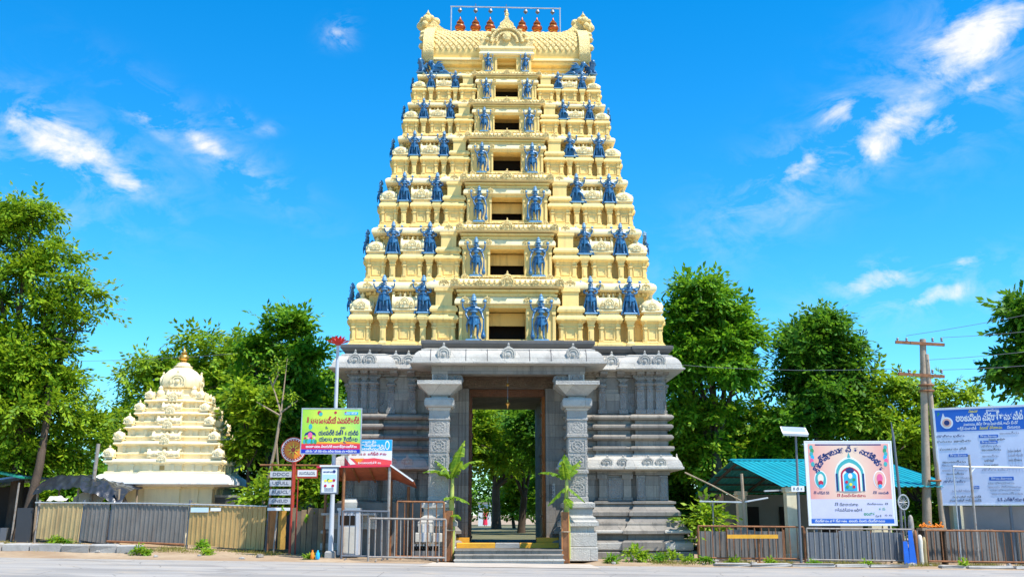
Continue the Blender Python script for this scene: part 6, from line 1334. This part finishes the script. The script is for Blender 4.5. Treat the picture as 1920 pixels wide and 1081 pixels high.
for i in range(90): gl.lathe([(0,-.03),(.035,0),(0,.03)],6,(rg.uniform(-.32,.42),rg.uniform(-.2,.25),1.22+abs(rg.gauss(0,.05))))
g_ = gl.build('marigold_garlands',plain('marigold_orange',(0.75,0.22,0.01),.8),None,0,(13.75,35.0,gz(14)+.03)); tag(g_,'heap of orange marigold garlands on the stall table','garlands')

# ------------------------------------------------------------------ courtyard behind the gateway
ct = sheet(-9,9,45.4,125,20,40,lambda x,y: .44+.03*hz(x,y,.5)); struct(ct.build('courtyard_path', weathered('mossy_earth',(0.13,0.125,0.06),.3,(0.25,0.19,0.11),.5,.95,.6,.5,12), smooth=40))
hut = thing('white_gate_hut', 'small white hut with yellow panel at the end of the avenue', 'hut', (-2.75,106.0,.45), 0)
MB().box(-.62,.62,0,1.5,0,2.2).build('wall',WHITE,hut); MB().box(-.1,.45,-.02,0,1.3,1.7).build('yellow_panel',YEL,hut); MB().box(-.7,.7,-.15,1.6,2.2,2.3).build('roof',CONC,hut)
pn = thing('person', 'tiny figure in red clothing by the white hut at the end of the avenue', 'person', (-2.62,104.0,.45), R(20))
V=[(0,0,.80,(.14,.10)),(0,0,1.0,(.13,.09)),(0,0,1.2,(.16,.10)),(0,0,1.34,.05),(0,0,1.42,.09),(0,0,1.54,.085),(-.09,0,.45,.08),(-.09,0,.08,.05),(-.09,-.1,.03,.04),(.09,0,.45,.08),(.09,0,.08,.05),(.09,-.1,.03,.04),(-.20,0,1.25,.06),(-.25,0,1.0,.05),(-.22,-.08,.80,.04),(.20,0,1.25,.06),(.25,0,1.0,.05),(.22,-.08,.80,.04)]
Ed=[(0,1),(1,2),(2,3),(3,4),(4,5),(0,6),(6,7),(7,8),(0,9),(9,10),(10,11),(2,12),(12,13),(13,14),(2,15),(15,16),(16,17)]
place(skin('body',V,Ed,plain('brown_skin',(0.22,0.11,0.06),.6)),'body',pn); MB().lathe([(.18,1.27),(.20,1.1),(.16,.95),(.20,.7),(.24,.3),(.26,.12)],14,sy=.75).build('red_garment',pmat('poster_red',(0.70,0.02,0.06)),pn,50); MB().lathe([(.095,1.46),(.10,1.52),(.07,1.62),(0,1.65)],10).build('hair',DARK,pn,50)
hb = thing('hanging_bell_chain', 'thin chain with a small star lamp hanging in the middle of the gateway', 'hanging lamp', TW(0.0,-4.6,6.4), 0)
MB().tube([(0,0,0),(0,0,-1.0)],.012,5).build('chain',DSTEEL,hb); MB().lathe([(.0,-1.30),(.03,-1.2),(.09,-1.12),(.03,-1.05),(.02,-.98)],6).build('star_lamp',GOLD,hb); MB().lathe([(.03,-.5),(.06,-.46),(.03,-.4)],8).build('bead',GOLD,hb)
pq = thing('stone_plaque', 'small pale lettered plaque on the jamb right of the doorway', 'plaque', TW(1.58,-3.87,2.3), TROT)
MB().box(-.10,.10,-.02,0,-.28,.28).build('slab',GRAN_L,pq); letter(pq,'౦౨౧',.2,0,0,-.024,DINK,None,.02,R(90))

# ------------------------------------------------------------------ shrubs, weeds, stones, the bare sapling
def shrub(label, x, y, blobs, n, mat, seed, L=.2, W=.1, z=None): return tree(label, x, y, .04, blobs, n, mat, seed, L=L, W=W, name='shrub', cat='shrub', group='shrubs behind the fences', zbase=z)
shrub('light green shrub showing between the fence and the sign rack', -8.9, 38.2, [B_(0,1.9,.5,.5),B_(.5,2.3,.35,.35)], 170, LEAF_Y, 31)
shrub('green shrub behind the small red-edged board', -7.0, 37.2, [B_(0,2.2,.7,.6),B_(-.7,2.4,.5,.5),B_(.6,1.6,.5,.6)], 330, LEAF_Y, 32)
shrub('small bright shrub at the foot of the tower right corner', 6.5, 36.2, [B_(0,1.2,.35,.45),B_(.2,1.7,.25,.25)], 90, LEAF_Y, 33)
for i,(x,y,w,h) in enumerate(((-22.5,46,2.2,2.2),(-18.2,47,2.2,2.3),(-9.2,52,2.6,2.6),(-6.9,48.6,1.6,2.6),(7.6,52.5,2.2,2.2),(12.6,51,2.4,2.2),(17.6,51,2.4,2.2),(22.5,50,2.4,2.0))):
    shrub(['broad shrub at the far left behind the shack','broad shrub between the left tree and the shrine','broad dark shrub in the shade behind the sapling','tall shrub at the tower left corner behind the lamp post','dark shrub behind the shed gable beside the tower','dark shrub behind the turquoise roof','dark shrub behind the utility pole','dark shrub behind the blue notice board'][i], x, y, [B_(-w*.5,h*.55,w*.75,h*.6),B_(w*.5,h*.5,w*.75,h*.55),B_(0,h*.95,w*.7,h*.5)], 750, (LEAF_Y,LEAF,LEAF_D,LEAF,LEAF_D,LEAF_D,LEAF,LEAF_D)[i], 40+i, .26, .13)
sp_ = thing('bare_sapling', 'pale forked leafless sapling leaning behind the sign rack', 'tree', (-8.95,37.8,gz(-9)+.2), 0)
sb = MB(); sb.tube([(0,0,-.2),(.1,0,1.8),(.42,0,3.6),(.56,0,4.8)],[.075,.065,.055,.045],8)
for e in (((.56,0,4.8),(.32,0,5.5),(.05,.1,6.1)),((.56,0,4.8),(.62,0,5.6),(.68,.1,6.8)),((.54,0,4.7),(.1,-.1,4.95),(-.35,0,5.2)),((.56,0,4.8),(.85,.1,5.05),(1.15,0,5.25)),((.45,0,3.7),(.55,.1,2.6),(.5,.1,.3)),((.2,0,5.75),(.4,0,6.2),(.35,0,6.6))): sb.tube(e,[.035,.025,.01] if e[0][2] > 4 else [.04,.045,.05],6)
sb.build('trunk',BARK_L,sp_,60)
v = leaf_cloud([(.3,0,6.4,.5,.4,.35),(-.3,0,5.35,.25,.2,.15),(1.0,0,5.3,.3,.2,.15)],26,8,.16,.07,91,.5,.3); place(quads_mesh('sparse_leaves',v,LEAF_Y),'sparse_leaves',sp_)
WEEDS = [(-18.3,35.5,.30),(-17.7,35.4,.2),(-15.6,36.4,.2),(-15.2,36.5,.14),(-12.1,34.6,.22),(-11.8,34.5,.12),(-9.9,34.7,.12),(-6.4,33.9,.10),(3.15,34.0,.16),(3.9,34.6,.42),(4.2,34.5,.26),(4.7,34.3,.16),(5.2,34.6,.32),(5.6,34.2,.14),(6.2,34.1,.18),(7.0,34.0,.12),(8.2,34.1,.12),(9.6,33.9,.12),(11.2,33.9,.10),(-10.6,36.5,.2),(14.2,33.8,.10)]
def spot(x):
    for lim, ph in ((-16.8,'before the shack'),(-14.9,'below the tan fence sheet'),(-11.3,'below the grey fence sheets'),(-8.4,'below the ochre fence sheet'),(-5.6,'by the sign rack and lamp post'),(-2.0,'before the barricades'),(6.0,'right of the gateway steps'),(9.5,'before the yellow-barred railing'),(13.1,'before the railing under the pink poster'),(99,'before the railing at the right edge')):
        if x < lim: return ph
cnt = {}
for i,(x,y,s) in enumerate(sorted(WEEDS)):
    v = leaf_cloud([(0,0,s*.5,s*1.1,s*.8,s*.5)], int(16+60*s), 10, .09+.1*s, .045, 200+i, .35, .10)
    o = place(quads_mesh('weed',v,LEAF_Y if i%3 else LEAF),'weed',None,(x,y,ground_z(x,y)+.03)); k = spot(x); cnt[k] = cnt.get(k,-1)+1
    tag(o, f'low green weed clump {k}, {NTH[cnt[k]]} from left', 'weed', 'weeds along the verge')
rg = random.Random(21); cnt = {}
for i, x in enumerate(sorted([rg.choice([rg.uniform(-19,-5.5), rg.uniform(3,17)]) for _ in range(34)])):
    y = rg.uniform(33.7,35.2); r_ = rg.uniform(.04,.13)
    mb = MB().lathe([(r_*.7,-.5*r_),(r_,0),(r_*.8,.45*r_),(r_*.3,.65*r_)],7,sx=rg.uniform(.8,1.7)); mb.v = [(a+rg.uniform(-.2,.2)*r_,b_+rg.uniform(-.2,.2)*r_,c+rg.uniform(-.12,.12)*r_) for a,b_,c in mb.v]
    o = mb.build('loose_stone',CONC if i%3 else GRAN,None,0,(x,y,ground_z(x,y)+.2*r_),rg.uniform(0,3)); k = spot(x); cnt[k] = cnt.get(k,-1)+1
    tag(o, f'loose grey stone {k}, {NTH[cnt[k]]} from left', 'stone', 'loose stones on the verge')
# broken edging slabs along the right verge
x = 6.3; i = 0; rg = random.Random(12)
while x < 17.5:
    w = rg.uniform(.8,1.5)
    if rg.random() < .8:
        mb = MB().sweep(rect(w/2-.03,.13), [(-.02,-.08),(0,0),(0,.05),(-.03,.075)]); mb.v = [(a+rg.uniform(-.03,.03),b_+rg.uniform(-.04,.04),c+rg.uniform(-.012,.012)) for a,b_,c in mb.v]
        o = mb.build('edging_slab',CONC,None,0,(x+w/2,33.55+rg.uniform(-.06,.06),gz(x)+.03),rg.uniform(-.05,.05)); tag(o,f'{NTH[i]} broken edging slab from the left along the right-hand road edge','edging slab','edging slabs along the right verge'); i += 1
    x += w
# strip of dry grass along the verges
gv = []
rgn = np.random.default_rng(5); n = 16000
gx = np.concatenate([rgn.uniform(-19.5,-6.0,n//2), rgn.uniform(2.9,18.0,n//2)]); gy = np.where(gx > 0, rgn.normal(34.15,.22,n), rgn.normal(35.9,.45,n)); keep = np.array([mnoise.noise(Vector((a*.9,b*1.5,1.0))) for a,b in zip(gx,gy)]) > .02
gx, gy = gx[keep], gy[keep]; m_ = len(gx); gzv = np.array([ground_z(a,b) for a,b in zip(gx,gy)]); hgt = rgn.uniform(.03,.13,m_); an = rgn.uniform(0,6.28,m_); le = rgn.normal(0,.05,(m_,2))
base = np.stack([gx,gy,gzv-.005],1); sd_ = np.stack([np.cos(an)*.008,np.sin(an)*.008,np.zeros(m_)],1); tip = base+np.stack([le[:,0],le[:,1],hgt],1)
gq = np.stack([base-sd_,base+sd_,tip+sd_*.3,tip-sd_*.3],1).reshape(-1,3)
o = place(quads_mesh('verge_grass',gq,leaf_mat('dry_grass',(0.10,0.13,0.02),(0.24,0.24,0.04),(0.42,0.34,0.10),.3)),'verge_grass'); struct(o,'stuff'); o['label']='sparse short grass growing along both road verges'; o['category']='grass'
# litter by the lamp post and low compound wall
for i,(x,m,lab) in enumerate(((-6.12,CINK,'small blue plastic bottle at the foot of the lamp post'),(-6.3,OINK,'orange litter scrap at the foot of the lamp post'))):
    o = MB().lathe([(.05,0),(.07,.06),(.06,.18),(.025,.24),(.03,.28)],9).build('litter',m,None,50,(x,33.75+.05*i,gz(x)+.06)); tag(o,lab,'litter','litter at the lamp post')
cwall = thing('compound_wall', 'low dark compound wall between the shrine and the tower', 'wall', (-9.6,41.0,gz(-9)), 0)
MB().box(-1.9,2.6,0,.25,0,2.05).build('wall',GRAN_D,cwall); MB().box(-1.95,2.65,-.04,.29,2.05,2.13).build('coping',CONC,cwall)
